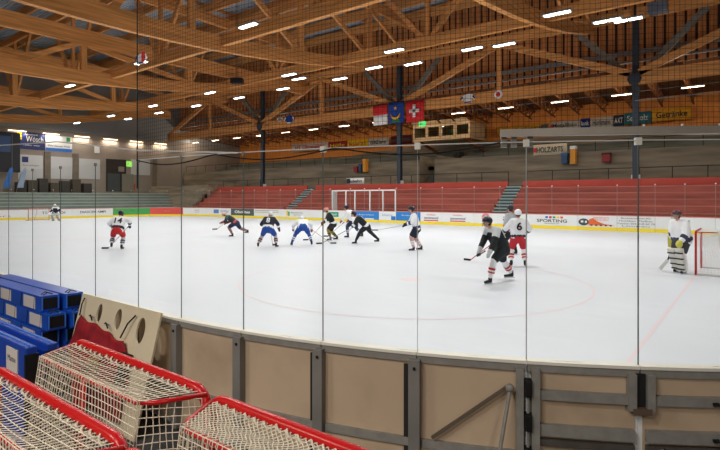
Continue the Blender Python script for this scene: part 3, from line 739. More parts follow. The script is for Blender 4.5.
# ================================================================== NEAR BOARDS
ZT = 1.04
seams_px = [10, 34, 62, 97, 140, 183, 245, 324, 418, 526, 637]
ss = [s_near_px(p) for p in seams_px]
ss = [-16.0]+[ss[0]-.95*k for k in range(4, 0, -1)]+ss+[ss[-1]+1.0, ss[-1]+2.0, ss[-1]+3.0, 9.5]
wh = ['far outside the left edge', 'left outside the frame, fourth', 'left outside the frame, third', 'left outside the frame, second', 'at the very left edge', 'left, above the stacked blue boxes', 'above the middle of the blue boxes',
      'above the right end of the blue boxes', 'left half of the cream target board', 'right half of the cream target board', 'right of the cream target board, above the white goal net',
      'third bay left of the hinged gate', 'second bay left of the hinged gate', 'with the diagonal brace, left of the gate', 'forming the hinged gate leaf', 'right of the gate at the picture edge', 'right outside the frame', 'further right outside the frame', 'at the far right outside the frame']
for i in range(len(ss)-1):
    s0, s1 = ss[i], ss[i+1]; w = wh[min(i, len(wh)-1)]
    gate = i in (14, 15)
    nm = 'rink_gate' if i == 14 else 'near_rink_board'
    e = empty(nm, (0, 0, 0), 0, ('near rink boards, bay ' if i != 14 else 'steel framed beige bay ')+w, 'gate' if i == 14 else 'rink board')
    if i != 14: e['group'] = 'near rink board bays'
    bm = new_bm(); ribbon(bm, s0+.001, s1-.001, .0, ZT-.04, .0, .012, 0, .25); obj('ice_face', bm, BOARDW, e)
    if gate:
        obj('back_panel', ribbon(new_bm(), s0+.03, s1-.03, .05, ZT-.05, .012, .03, 0, .25), BOARDB, e)
        for z0, z1, mm in ((.775, .84, GALV), (.52, .6, GALV), (.45, .495, mat('rail_dark', (88, 82, 76), .6, .2, .2, 9)), (.1, .18, GALV)):
            obj('cross_rail', ribbon(new_bm(), s0+.04, s1-.04, z0, z1, .03, .07, 0, .25), mm, e)
    else:
        obj('back_panel', ribbon(new_bm(), s0+.02, s1-.02, .38, ZT-.05, .012, .03, 0, .25), BOARDB, e)
        obj('lower_panel', ribbon(new_bm(), s0+.02, s1-.02, .03, .34, .012, .035, 0, .25), BOARDB, e)
        obj('cross_rail', ribbon(new_bm(), s0+.04, s1-.04, .33, .39, .02, .06, 0, .25), GALV, e)
    obj('top_rail', ribbon(new_bm(), s0+.005, s1-.005, ZT-.078, ZT-.022, .012, .05, 0, .25), GALV, e)
    obj('cap', ribbon(new_bm(), s0+.002, s1-.002, ZT-.022, ZT, -.03, .06, 0, .25), CAPM, e)
    # posts at the right edge of the bay and the left edge
    p, n = path(s1); rz = math.atan2(-n.x, n.y)
    def at(o): o.location = p; o.rotation_euler = (0, 0, rz+math.pi); return o
    if i == 14:   # short hanging double post
        at(boxo('post', (-.085, -.035, -.09, -.02, ZT-.3, ZT-.05), GALV, e)); at(boxo('post', (.035, .085, -.09, -.02, ZT-.3, ZT-.05), GALV, e))
        at(boxo('latch_bar', (-.03, .03, -.06, -.02, ZT-.28, ZT-.05), DARK, e)); at(boxo('post_foot', (-.06, .06, -.1, -.03, ZT-.32, ZT-.28), mat('rust', (96, 78, 64), .7), e))
    elif i == 13:
        at(boxo('post', (.03, .085, -.09, -.01, 0, ZT-.05), GALV, e)); at(boxo('post', (-.075, -.025, -.09, -.01, 0, ZT-.05), GALV, e))
        at(obj('hinge_pin', tube(new_bm(), [(.005, -.08, .05), (.005, -.08, ZT-.12)], .012, 8), GALV, e))
        for z in (.86, .62, .38, .14): at(obj('hinge', bev(box(new_bm(), -.02, .03, -.12, -.05, z-.06, z+.06), .012), BLACK, e))
    else:
        at(boxo('post', (-.055, .03, -.1, -.02, 0, ZT-.05), STEELG, e))
        at(boxo('gap_strip', (-.1, -.06, -.05, -.028, .1, ZT-.1), mat('gap_dark', (40, 38, 36), .8), e))
        at(boxo('bolt', (-.018, -.0, -.11, -.1, ZT-.12, ZT-.1), BLACK, e))
    if i == 13:   # diagonal braces
        pm, nm_ = path(s0+(s1-s0)*.15); pe, ne = path(s1-.12)
        obj('diagonal_brace', beam(new_bm(), (pm+nm_*.07).to_tuple()[:2]+(.42,), (pe+ne*.07).to_tuple()[:2]+(.86,), .022, .022), mat('brace_dark', (96, 86, 74), .6), e)
        pe2, _ = path(s1-.28)
        obj('prop_bar', tube(new_bm(), [(pe2+ne*.35).to_tuple()[:2]+(.0,), (pe+ne*.12).to_tuple()[:2]+(.84,)], .014, 8), GALV, e)
        obj('prop_eye', ball(new_bm(), (pe+ne*.12).to_tuple()[:2]+(.86,), .03), GALV, e)
    if i == 15:
        for z in (.81, .565):
            pm, n2 = path(s0+(s1-s0)*.48); pe, n3 = path(s1)
            obj('bolt_bar', tube(new_bm(), [(pm+n2*.1).to_tuple()[:2]+(z,), (pe+n3*.1).to_tuple()[:2]+(z,)], .012, 8), mat('bar_green', (126, 140, 130), .5, .3), e)
            obj('bolt_tip', tube(new_bm(), [(pm+n2*.1).to_tuple()[:2]+(z,), (pm+n2*.1+(pm-pe)*.06).to_tuple()[:2]+(z,)], .014, 8), BLACK, e)
    if i == 14:
        pm, n2 = path(s0+(s1-s0)*.78); pe, n3 = path(s0+(s1-s0)*1.15)
        obj('handle', tube(new_bm(), [(pm+n2*.12).to_tuple()[:2]+(.40,), (pe+n3*.14).to_tuple()[:2]+(.505,)], .012, 8), GALV, e)
        obj('handle_grip', tube(new_bm(), [(pe+n3*.14).to_tuple()[:2]+(.51,), (path(s0+(s1-s0)*1.22)[0]+n3*.14).to_tuple()[:2]+(.46,)], .016, 8), BLACK, e)
        c = (pm+n2*.1); obj('hole_ring', tube(new_bm(), [(c.x+.06*math.cos(a)*n2.y*-1, c.y+.06*math.cos(a)*n2.x, .40+.06*math.sin(a)) for a in [k*math.pi/8 for k in range(17)]], .015, 6), DARK, e)
    # glass pane above
    g = empty('rink_glass', (0, 0, 0), 0, 'clear near glass, '+w, 'glass panel', 'near glass panels')
    obj('pane', ribbon(new_bm(), s0+.006, s1-.006, ZT, 2.6, .012, .024, 0, .25), GL, g)
    light = i in (12, 13); faint = i == 12
    wd_ = .002 if faint else .0038
    o = boxo('edge_strip', (-wd_, wd_, -.021, -.015, ZT, 2.6), EDGEL if light else EDGE, g); at(o)
    if i > 4: 
        o = boxo('clip', (-.02, .02, -.035, .0, 2.57, 2.62) if i > 10 else (-.012, .012, -.03, -.005, 2.575, 2.61), STEELG if i < 11 else CAPM, g); at(o)
    if 9 <= i: obj('top_edge', ribbon(new_bm(), s0, s1, 2.6, 2.606, .01, .026, 0, .25), mat('bright_edge', (214, 216, 214), .3), g)
# header beam above the gate glass
s0 = s_near_px(500)
e = empty('header_beam', (0, 0, 0), 0, 'grey aluminium header beam above the glass at the gate, right side', 'beam')
obj('profile', ribbon(new_bm(), s0, 9.0, 2.64, 2.695, .0, .05, 0, .25), mat('aluminium', (176, 168, 158), .45, .3, .05, 8), e)
for px in (642, 680, 717):
    p, n = path(s_near_px(px)); obj('hook', tube(new_bm(), [(p.x+n.x*.03, p.y+n.y*.03, 2.69), (p.x+n.x*.03, p.y+n.y*.03, 2.71)], .008, 8), WHITE, e)
for px in (504, 514, 530):
    p, n = path(s_near_px(px)); o = boxo('bracket', (-.02, .02, -.01, .04, 2.57, 2.65), GALV, e); o.location = p; o.rotation_euler = (0, 0, math.atan2(-n.x, n.y)+math.pi)
# protective net, hung inside the glass line
sN = s_near_px(140)
bm = new_bm(); C = .037; z0N, z1N = 2.64, 6.4; sEnd = 7.5
nv = int((sEnd-sN)/C)
for i in range(nv+1):
    s = sN+i*C; p, n = path(s); q = p+n*.03
    dx = .006*math.sin(i*1.7); t = path(s+dx)[0]+n*.03
    tube(bm, [(q.x, q.y, z0N), (t.x, t.y, (z0N+z1N)/2), (q.x, q.y, z1N)], .0013, 3, False)
zz = z0N
while zz < z1N:
    k = int((sEnd-sN)/.15); L = []
    for i in range(k+1):
        s = sN+(sEnd-sN)*i/k; p, n = path(s); L.append((p.x+n.x*.03, p.y+n.y*.03, zz+.004*math.sin(s*3+zz*9)))
    tube(bm, L, .0013, 3, False); zz += C
e = empty('protective_net', (0, 0, 0), 0, 'fine black protective netting hanging above the glass round the corner', 'net')
tag(obj('netting', bm, NETB, e), kind=None)
p, n = path(sN)
obj('edge_rope', tube(new_bm(), [(p.x+n.x*.03, p.y+n.y*.03, 2.3), (p.x+n.x*.03, p.y+n.y*.03, 6.4)], .007, 6), BLACK, e)
L = []
for i in range(60):
    s = sN+(s_near_px(500)-sN)*i/59; p, n = path(s); L.append((p.x+n.x*.04, p.y+n.y*.04, 2.60-.07*abs(math.sin(i/59*math.pi*3))-(.0 if i else 0)))
obj('hem_rope', tube(new_bm(), L, .006, 5), BLACK, e)
L = [(path(s_near_px(px))[0]+path(s_near_px(px))[1]*.03).to_tuple()[:2] for px in (-60, 60, 140, 240)]
zs = (3.15, 2.93, 2.705, 2.6)
tag(obj('steel_cable', tube(new_bm(), [(x, y, z) for (x, y), z in zip(L, zs)], .008, 6), mat('cable_bright', (220, 220, 216), .4)), 'bright steel cable sloping down to the glass top at upper left', 'cable')
tag(obj('steel_cable', tube(new_bm(), [((path(s)[0]+path(s)[1]*.03).x, (path(s)[0]+path(s)[1]*.03).y, 6.4) for s in [sN+(sEnd-sN)*i/20 for i in range(21)]], .01, 6), STEELG), 'steel cable carrying the top of the protective net, above the frame', 'cable')

# ================================================================== GOALS
def netpatch(bm, A, B, C_, D, nu, nv, r, sag=0.0, jit=.0, skew=0):
    A, B, C_, D = V(A), V(B), V(C_), V(D)
    nrm = (B-A).cross(D-A).normalized()
    rnd = random.Random(nu*31+nv)
    ph = [rnd.uniform(0, 6.28) for _ in range(4)]
    def P(u, v):
        q = (A*(1-u)+B*u)*(1-v)+(D*(1-u)+C_*u)*v
        q = q+nrm*(jit*math.sin(7*u+ph[0])*math.sin(5*v+ph[1]))*4*min(u, 1-u, .25)*4*min(v, 1-v, .25)
        q = q+(B-A).normalized()*jit*.5*math.sin(17*v+ph[2]+9*u)*min(1, 8*min(u, 1-u))
        q.z -= sag*math.sin(math.pi*u)*math.sin(math.pi*v)
        return q
    if skew:
        step = skew; L1 = (B-A).length; L2 = (D-A).length
        n = int((L1+L2)/step)
        for sgn in (1, -1):
            for k in range(1, n):
                c = k*step; seg = []
                m = 14
                for j in range(m+1):
                    v = j/m; x = c-L2*v
                    u = x/L1 if sgn == 1 else 1-x/L1
                    seg.append((u, v))
                cur = []
                for (u0, v0), (u1, v1) in zip(seg, seg[1:]):
                    for q in range(3):
                        u = u0+(u1-u0)*q/3; v = v0+(v1-v0)*q/3
                        if 0 <= u <= 1: cur.append(P(u, v))
                if len(cur) > 1: tube(bm, cur, r, 4, False)
        return
    mu = max(4, nv//2); mv = max(4, nu//2)
    for i in range(nu+1): tube(bm, [P(i/nu, j/mu) for j in range(mu+1)], r, 4, False)
    for j in range(nv+1): tube(bm, [P(i/mv, j/nv) for i in range(mv+1)], r, 4, False)
def goal(W, H, shelf, base, inset, label, name='hockey_goal', rn=.003, cell=.045, net=NETW, redm=RED, rp=.03, skew=0, lace=True, basem=None):
    e = empty(name, (0, 0, 0), 0, label, 'goal'); w = W/2
    rc = .1
    arc = [(-w, 0, 0), (-w, 0, H-rc)]+[(-w+rc-rc*math.cos(a), 0, H-rc+rc*math.sin(a)) for a in [k*math.pi/12 for k in range(1, 6)]]+[(-w+rc, 0, H)]
    arc2 = [(-x, y, z) for x, y, z in arc][::-1]
    obj('crossbar_and_posts', tube(new_bm(), arc+arc2, rp, 12), redm, e, True)
    wi = w-inset; pts = [(-w, 0, H-.02), (-wi-.05, -shelf*.8, H-.02), (-wi+.03, -shelf, H-.02), (wi-.03, -shelf, H-.02), (wi+.05, -shelf*.8, H-.02), (w, 0, H-.02)]
    obj('top_shelf_bar', tube(new_bm(), pts, .014, 8), redm, e, True)
    bp = [(-w, 0, .03), (-w-.02, -base*.5, .03), (-w+.12, -base*.93, .03), (-w*.5, -base, .03), (w*.5, -base, .03), (w-.12, -base*.93, .03), (w+.02, -base*.5, .03), (w, 0, .03)]
    obj('base_bar', tube(new_bm(), bp, .024, 8), basem or redm, e, True)
    obj('centre_stay', tube(new_bm(), [(0, -shelf, H-.02), (0, -shelf-.02, H*.6), (0, -base, .03)], .014, 8), basem or redm, e, True)
    bm = new_bm(); nu = int(W/cell)
    ns = max(3, int(shelf/cell)); nh = int(H/cell)
    z = H-.004
    netpatch(bm, (-w+.04, -.02, z), (w-.04, -.02, z), (wi, -shelf, z), (-wi, -shelf, z), nu, ns, rn, .02, .012, skew)
    netpatch(bm, (-wi, -shelf-.012, z), (wi, -shelf-.012, z), (w*.86, -base, .05), (-w*.86, -base, .05), nu, nh, rn, 0, .02)
    for s in (-1, 1):
        netpatch(bm, (s*w, -.03, z-.03), (s*wi, -shelf, z), (s*w*.88, -base*.97, .05), (s*w, -.03, .05), ns+3, nh, rn, 0, .015)
    obj('net', bm, net, e)
    if lace:
        bm = new_bm(); L = []; n = int(W/.012)
        for i in range(n):
            x = -w+.07+(W-.14)*i/n; a = i*.9
            L.append((x, -.042+.012*math.cos(a)+.006*math.sin(i*.31), H-.008+.012*math.sin(a)+.004*math.sin(i*.17)))
        tube(bm, L, .006, 5); 
        for kk in range(int(2*wi/.045)):
            x = -wi+.045*kk+.02
            tube(bm, [(x+.01*math.cos(a), -shelf+.017*math.cos(a), H-.02+.017*math.sin(a)) for a in [q*math.pi/4 for q in range(8)]], .003, 4, False, True)
        obj('lacing', bm, net, e)
    return e
gk = dict(W=1.62, H=1.12, shelf=.3, base=.44, inset=.17)
g = goal(**gk, label='red hockey goal with cream net, left of front row beside the boards', cell=.045); g.location = (-3.24, 1.73, .0)
g = goal(**gk, label='red hockey goal with cream net, right of front row beside the boards', skew=.034); g.location = (-1.56, 1.73, -.02)
g = goal(**gk, label='red hockey goal cut by the lower left corner, second row', cell=.045); g.location = (-3.05, 1.16, -.02)
g = goal(**gk, label='red hockey goal in second row of which only one corner shows', cell=.045); g.location = (-1.38, 1.13, -.02)
NETWH = mat('net_white', (226, 226, 222), .8)
g = goal(1.83, 1.24, .5, 1.1, .2, 'red hockey goal with white net behind the goalkeeper at right', rn=.004, cell=.055, net=NETWH, lace=False, basem=mat('goal_base_white', (214, 208, 200), .5))
g.location = (GX, GY, 0); g.rotation_euler = (0, 0, math.pi/2)
g = goal(1.83, 1.22, .5, 1.1, .2, 'small distant goal at the far left end of the ice', rn=.006, cell=.12, net=NETWH, redm=mat('red_pale', (190, 90, 84), .5), lace=False)
g.location = (-55.5, 20.2, 0); g.rotation_euler = (0, 0, -math.pi/2)

# cream target board with red cloth leaning on the near boards
xa, xb = -6.09, -4.46; W = xb-xa; Hh = 1.16
e = empty('shooting_target', ((xa+xb)/2, 2.4, -.02), 0, 'cream goal target board with oval holes and red cloth leaning on the boards', 'target board')
e.rotation_euler = (-math.asin(.27/Hh), 0, 0)
TM = mat('target_cream', (222, 208, 176), .45, 0, .05, 3)
bm = new_bm(); w = W/2
hol = [(-.34, 1.0, .055, .1), (.07, .99, .065, .11), (.53, .95, .075, .125)]
def sheet(bm, holes, z0, z1, x0, x1):
    outer = [(x0, z0), (x1, z0), (x1, z1), (x0, z1)]
    ev = []
    vs = [bm.verts.new((x, 0, z)) for x, z in outer]
    es = [bm.edges.new((vs[i-1], vs[i])) for i in range(4)]
    for cx, cz, rx_, rz_ in holes:
        hv = [bm.verts.new((cx+rx_*math.cos(2*math.pi*k/20), 0, cz+rz_*math.sin(2*math.pi*k/20))) for k in range(20)]
        es += [bm.edges.new((hv[i-1], hv[i])) for i in range(20)]
    bmesh.ops.triangle_fill(bm, use_beauty=True, edges=es)
    r = bmesh.ops.extrude_face_region(bm, geom=list(bm.faces))
    bmesh.ops.translate(bm, verts=[q for q in r['geom'] if isinstance(q, bmesh.types.BMVert)], vec=(0, .018, 0))
sheet(bm, hol, 0, Hh, -w, w); obj('board', bm, TM, e)
bm = new_bm(); n = 26; mrow = 20
edge = lambda t: (-.72+.02*math.sin(t*9), .74)
grid = []
for j in range(mrow+1):
    v = j/mrow; row = []
    for i in range(n+1):
        u = i/n
        zt = .94-.12*u; zb = .1
        xl = -.66-.15*min(1, v*1.6); xr = .34+.2*min(1, v*2.2)
        z = zt+(zb-zt)*v; x = xl+(xr-xl)*u
        row.append(bm.verts.new((x, -.035-.012*math.sin(9*u+6*v)-.01*math.sin(17*v-5*u), z-.03*abs(math.sin(3*math.pi*u))*(1-v))))
    grid.append(row)
for a, b in zip(grid, grid[1:]):
    for i in range(n): bm.faces.new((a[i], a[i+1], b[i+1], b[i]))
o = obj('red_cloth', bm, mat('red_cloth', (150, 26, 34), .8, 0, .35, 7, bump=.3), e, True); o.modifiers.new('s', 'SOLIDIFY').thickness = .008
for (x0_, z0_, x1_, z1_) in ((-.7, 1.12, -.66, .93), (-.5, .95, -.36, .92), (-.14, .92, .0, .89), (.42, 1.08, .28, .84)):
    obj('strap', tube(new_bm(), [(x0_, -.02, z0_), ((x0_+x1_)/2, -.045, (z0_+z1_)/2+.03), (x1_, -.05, z1_)], .008, 6), BLACK, e)
obj('dark_pad', bev(box(new_bm(), .34, .52, -.05, -.01, .3, .72), .02), BLACK, e)
obj('gold_emblem', bev(box(new_bm(), -.2, .0, -.075, -.055, .38, .58), .008), mat('gold', (150, 110, 40), .6), e)

# blue boxes stacked at the boards
def bluebox(L, w, h, label, loc):
    e = empty('blue_box', loc, 0, label, 'box', 'blue boxes stacked at the boards')
    bm = new_bm(); box(bm, -L, 0, -w/2, w/2, 0, h-.004); bev(bm, .008); obj('carton', bm, BLUEB, e)
    obj('open_end', box(new_bm(), -.004, .004, -w/2+.025, w/2-.025, .03, h-.03), BLACK, e)
    for yy in (-w/2+.01, w/2-.02): obj('end_flap', box(new_bm(), -.005, .012, yy, yy+.01, .02, h-.02), mat('blue_light', (70, 130, 220), .4), e)
    for k in range(2):
        x = -.32-k*.75; obj('label_sheet', box(new_bm(), x-.17, x+.17, -w/2-.004, -w/2+.002, .02, h-.03), PAPER, e)
    bm = new_bm()
    for k in range(6):
        x = -L*(k+.5)/6; tube(bm, [(x, -w/2-.004, .01), (x+.03, -w/2-.004, h-.01)], .003, 4)
    obj('strap', bm, DARK, e)
    bm = new_bm()
    for x in (-.05, -.12): tube(bm, [(x, -w/4, h), (x-.03, 0, h+.02), (x-.01, w/4, h)], .006, 5)
    obj('handle_cord', bm, BLACK, e)
    return e
hb = .185
cols = ['front column', 'column next to the boards']
lvl = ['floor', 'second', 'third', 'fourth', 'fifth', 'top']
for r in range(6):
    for c in range(2):
        off = (0, .14, .05, .05, .16, -.02)[r]+(.0 if c == 0 else .06)
        bluebox(2.3, .2, hb, 'long blue box with black end, %s layer of the %s' % (lvl[r], cols[c]), (-6.36+off, 2.44+.235*c-(.03 if r < 4 else 0), -.02+r*hb))
# upright blue mats
for k, (y, xe, z) in enumerate(((1.72, -4.88, .95), (1.95, -5.05, .9))):
    e = empty('folding_mat', (xe, y, -.02), 0, 'upright royal blue padded mat at lower left, %s' % ('nearer one with paper label' if k == 0 else 'the one behind with dark edge'), 'mat')
    obj('pad', bev(box(new_bm(), -2.0, 0, -.045, .045, 0, z), .02, 3), mat('mat_blue', (20, 62, 160), .45, 0, .06, 3), e)
    obj('edge_strap', bev(box(new_bm(), -.02, .008, -.05, .05, .02, z-.06), .004), BLACK, e)
    obj('top_seam', tube(new_bm(), [(-1.98, 0, z+.004), (-.03, 0, z+.004)], .006, 5), mat('blue_light', (70, 130, 220), .4), e)
    if k == 0:
        obj('paper_label', box(new_bm(), -.42, -.16, -.054, -.046, z-.33, z-.05), PAPER, e)
        text('lettering', 'Matte', .18, .05, (-.29, -.055, z-.14), 0, GREYP, e, .001)

# ================================================================== HANGINGS: banners, flags, press box, signs
def banner(px0, px1, pyt, pyb, Y, m, label, txt=None, tm=BLKP, name='banner', extra=()):
    xm = (px0+px1)/2; x0_ = on_y(px0, 0, Y).x; x1_ = on_y(px1, 0, Y).x; zt = on_y(xm, pyt, Y).z; zb = on_y(xm, pyb, Y).z
    w = (x1_-x0_)/2; h = (zt-zb)/2
    e = empty(name, ((x0_+x1_)/2, Y, (zt+zb)/2), 0, label, 'banner')
    bm = new_bm(); n = 16; rows_ = []
    for i in range(n+1):
        x = -w+2*w*i/n; y = .02*math.sin(i*1.3)
        rows_.append((bm.verts.new((x, y, -h)), bm.verts.new((x, y, h))))
    for a, b in zip(rows_, rows_[1:]): bm.faces.new((a[0], b[0], b[1], a[1]))
    o = obj('cloth', bm, m, e, True); o.modifiers.new('s', 'SOLIDIFY').thickness = .02
    if txt: text('lettering', txt, 2*w*.78, 2*h*.5, (0, -.07, 0), 0, tm, e, .02, .01)
    for t in extra: boxo('colour_block', (-w+2*w*t[0], -w+2*w*t[1], -.075, -.03, -h+2*h*t[2], -h+2*h*t[3]), t[4], e)
    return e
YB = 56.1
BANY = mat('banner_yellow', (222, 160, 36), .6); BANW = mat('banner_white', (206, 198, 186), .6)
banner(497, 549, 125.5, 133, YB, BANY, 'yellow banner with black script on the timber back wall', 'Fuchsberg', BLKP, extra=((.86, .98, .1, .9, GREYP),))
banner(549.5, 580, 121, 129, YB, BANW, 'white banner with small red mark, left of the blue bank banner', 'Metallbau', GREYP, extra=((.03, .12, .3, .7, REDP),))
banner(580.5, 590, 118.5, 128, YB, mat('banner_blue', (22, 52, 140), .6), 'small royal blue banner with white lettering on the back wall', 'bank', WHP)
banner(590.5, 613, 117, 127.5, YB, BANW, 'white banner between the royal blue and the dark blue banner', 'Hürlimann', GREYP)
banner(613.5, 624, 115, 126, YB, mat('banner_slate', (44, 66, 84), .6), 'slate blue banner left of the right column', 'AXT', WHP)
banner(624.5, 651, 112, 123.5, YB, mat('banner_teal', (44, 120, 136), .6), 'teal banner with white lettering behind the right column', 'Seeholz', WHP)
banner(652, 692, 108, 120, YB, BANY, 'mustard banner with large black and white script at right', 'Getränke', BLKP)
banner(292, 328, 143, 150.5, YB, BANW, 'white banner at the left end of the back wall row', 'HT Ohrenstein', REDP)
banner(328.5, 347, 141.5, 149, YB, mat('banner_red', (170, 40, 34), .6), 'red banner with yellow lettering on the back wall', 'Höfle', YEL)
banner(347.5, 368, 139.5, 147.5, YB, mat('banner_lemon', (236, 196, 30), .6), 'lemon yellow banner with red lettering on the back wall', 'kürzi', REDP)
banner(368.5, 389, 138, 146, YB, BANW, 'white banner right of the lemon yellow one', 'GUNZ furrer', BLKP)
banner(391, 411.5, 135.5, 144, YB, mat('banner_darkred', (96, 26, 24), .6), 'dark red banner with black stripe behind the flags column', None, extra=((0, 1, .35, .6, BLKP),))
banner(533.5, 567, 144, 155, 45.9, mat('banner_cream', (206, 190, 162), .6), 'cream cloth banner with red square on the concrete wall', 'HOLZARTS', GREYP, extra=((.01, .1, .3, .7, REDP),))
banner(346.5, 364, 178, 184, 42.4, WHP, 'small white sign with black emblem behind the bench enclosure', 'Eisbahn', GREYP, 'sign', extra=((.03, .22, .1, .9, BLKP),))
# bins and cabinets on the grandstand
def bin_(px, pyt, pyb, w, m, label, Y=45.6, lid=None):
    p = on_y(px, pyb, Y); t = on_y(px, pyt, Y)
    e = empty('waste_container', (p.x, Y, p.z), 0, label, 'container')
    h = t.z-p.z; bm = new_bm(); box(bm, -w/2, w/2, -.25, .25, 0, h*.82); bev(bm, .04); obj('body', bm, m, e)
    bm = new_bm(); box(bm, -w/2-.03, w/2+.03, -.28, .28, h*.82, h); bev(bm, .04); obj('lid', bm, lid or m, e)
    return e
BINB = mat('bin_blue', (44, 74, 110), .5); BINR = mat('bin_red', (150, 34, 34), .5); BINY = mat('bin_yellow', (226, 150, 40), .5)
bin_(565, 153, 164, .5, BINB, 'blue container on the wall beside the cream banner', lid=mat('bin_lid', (60, 100, 150), .5))
bin_(573.5, 146, 164, .42, BINY, 'orange and white upright container beside the blue one at right', lid=WHP)
bin_(606.5, 153, 162, .62, BINR, 'red container hanging on the grandstand wall', lid=mat('bin_dark', (70, 22, 26), .6))
bin_(356.5, 166.5, 172, .5, BINR, 'small red container left of the two others below the banners')
bin_(361, 164, 172, .35, BINB, 'slim blue container between red and orange ones')
bin_(365.5, 159, 172, .42, BINY, 'tall orange container left of the flags column', lid=BINY)
# press box
pe = empty('press_box', (on_y(413, 0, 50).x, 50, on_y(440, 140, 50).z), 0, 'timber press box with sliding windows under the side roof', 'press box')
PL = on_y(470, 0, 50).x-on_y(413, 0, 50).x; PH = 1.85; PWD = wood('press_box', (196, 164, 124), 'x', .12)
bm = new_bm(); box(bm, 0, PL, 0, 4, 0, .35); box(bm, 0, PL, 0, 4, PH-.25, PH)
box(bm, 0, PL, 3.8, 4, .3, PH-.2); box(bm, 0, .15, 0, 4, .3, PH-.2); box(bm, PL-.15, PL, 0, 4, .3, PH-.2)
for i in range(1, 4): box(bm, PL*i/4-.08, PL*i/4+.08, 0, .2, .3, PH-.2)
obj('box_shell', bm, PWD, pe)
for i in range(4):
    f = obj('window_frame', box(box(box(box(new_bm(), PL*i/4+.15, PL*(i+1)/4-.12, .02, .08, .35, .43), PL*i/4+.15, PL*(i+1)/4-.12, .02, .08, PH-.33, PH-.25), PL*i/4+.12, PL*i/4+.2, .02, .08, .35, PH-.25), PL*(i+1)/4-.2, PL*(i+1)/4-.12, .02, .08, .35, PH-.25), PWD, pe)
    obj('pane', box(new_bm(), PL*i/4+.2, PL*(i+1)/4-.2, .04, .05, .43, PH-.33), glass('press_glass', (.7, .78, .75), .12), f)
    obj('awning', beam(new_bm(), (PL*(i+.5)/4, .0, PH-.05), (PL*(i+.5)/4, -.55, PH+.25), PL/4-.3, .05), PWD, pe)
bm = new_bm()
for x in (.6, PL-.6):
    beam(bm, (x, .3, 0), (x, 6.1, -1.2), .2, .3)
obj('support_bracket', bm, WOODD['y'], pe)
# exit sign near the press box
p = on_y(422.5, 124, 46.5)
e = empty('exit_sign', p, 0, 'lit green exit sign hanging left of the press box', 'exit sign')
boxo('lightbox', (-.38, .38, -.08, .08, -.25, .25), mat('exit_green2', (60, 190, 90), .5, emit=((60, 220, 110), 1.3)), e)
boxo('arrow_mark', (-.25, .05, -.09, -.08, -.1, .12), WHP, e); boxo('arrow_mark', (.1, .28, -.09, -.08, -.04, .04), WHP, e)
obj('hanger', tube(new_bm(), [(0, 0, .25), (0, 0, 2.0)], .015, 5), BLACK, e)
# flags
def flag(px0, px1, pyt, pyb, Y, bands, label, zt=13.5):
    xm = (px0+px1)/2; a = on_y(px0, pyt, Y); b = on_y(px1, pyt, Y); z1 = on_y(xm, pyt, Y).z; z0 = on_y(xm, pyb, Y).z; w = (b.x-a.x)/2; h = z1-z0
    e = empty('hanging_flag', ((a.x+b.x)/2, Y, z1), 0, label, 'flag')
    for (v0, v1, m) in bands:
        bm = new_bm(); n = 14; G = []
        for j in range(5):
            v = v0+(v1-v0)*j/4
            G.append([bm.verts.new((-w+2*w*i/n, .07*math.sin(i*.8+v*2)*(.3+v), -h*v)) for i in range(n+1)])
        for p_, q_ in zip(G, G[1:]):
            for i in range(n): bm.faces.new((p_[i], p_[i+1], q_[i+1], q_[i]))
        o = obj('cloth_field', bm, m, e, True); o.modifiers.new('s', 'SOLIDIFY').thickness = .015
    obj('flag_bar', tube(new_bm(), [(-w, 0, .02), (w, 0, .02)], .025, 6), BLACK, e)
    obj('cord', tube(tube(new_bm(), [(-w+.05, 0, .02), (-w+.05, 0, zt-z1)], .012, 4), [(w-.05, 0, .02), (w-.05, 0, zt-z1)], .012, 4), BLACK, e)
    return e, w, h
FR = mat('flag_red', (214, 36, 40), .7); FW = mat('flag_white', (232, 230, 226), .7); FB = mat('flag_blue', (24, 64, 150), .7); FGm = mat('flag_green', (24, 122, 66), .7); FGOLD = mat('flag_gold', (240, 176, 40), .7)
flag(373, 387.6, 105, 125, 41.5, ((0, .5, FR), (.5, 1, FW)), 'red over white flag, left of the three hanging flags', 15.5)
e, w, h = flag(388.3, 404, 102, 123, 41.5, ((0, .78, FB), (.78, 1, FB)), 'blue flag with golden crescent and star, middle of three', 15.5)
L = [(.5*w*math.cos(a)*1.2, -.13, -h*.5+.38*h*math.sin(a)*.75) for a in [math.pi*(1.08+.84*k/14) for k in range(15)]]
obj('crescent', tube(new_bm(), L, [.02+.11*math.sin(math.pi*k/14) for k in range(15)], 6), FGOLD, e)
bm = new_bm(); vs = [bm.verts.new(((.22 if k % 2 == 0 else .09)*math.sin(k*math.pi/5), -.13, -h*.3+(.22 if k % 2 == 0 else .09)*math.cos(k*math.pi/5))) for k in range(10)]
bm.faces.new(vs); o = obj("star", bm, FGOLD, e); o.modifiers.new('s', 'SOLIDIFY').thickness = .03
bm = new_bm(); vs = [bm.verts.new((w*.55*math.cos(k*math.pi/10), -.13, -h*.97+h*.2*math.sin(k*math.pi/10))) for k in range(11)]
bm.faces.new(vs); o = obj('green_hill', bm, FGm, e); o.modifiers.new('s', 'SOLIDIFY').thickness = .03
e, w, h = flag(406, 423.8, 100, 122, 41.5, ((0, 1, FR),), 'red flag with white cross, right of the three hanging flags', 15.5)
boxo('white_cross', (-w*.55, w*.55, -.15, -.11, -h*.5-.15, -h*.5+.15), FW, e); boxo('white_cross', (-.15, .15, -.15, -.11, -h*.5-w*.6, -h*.5+w*.6), FW, e)
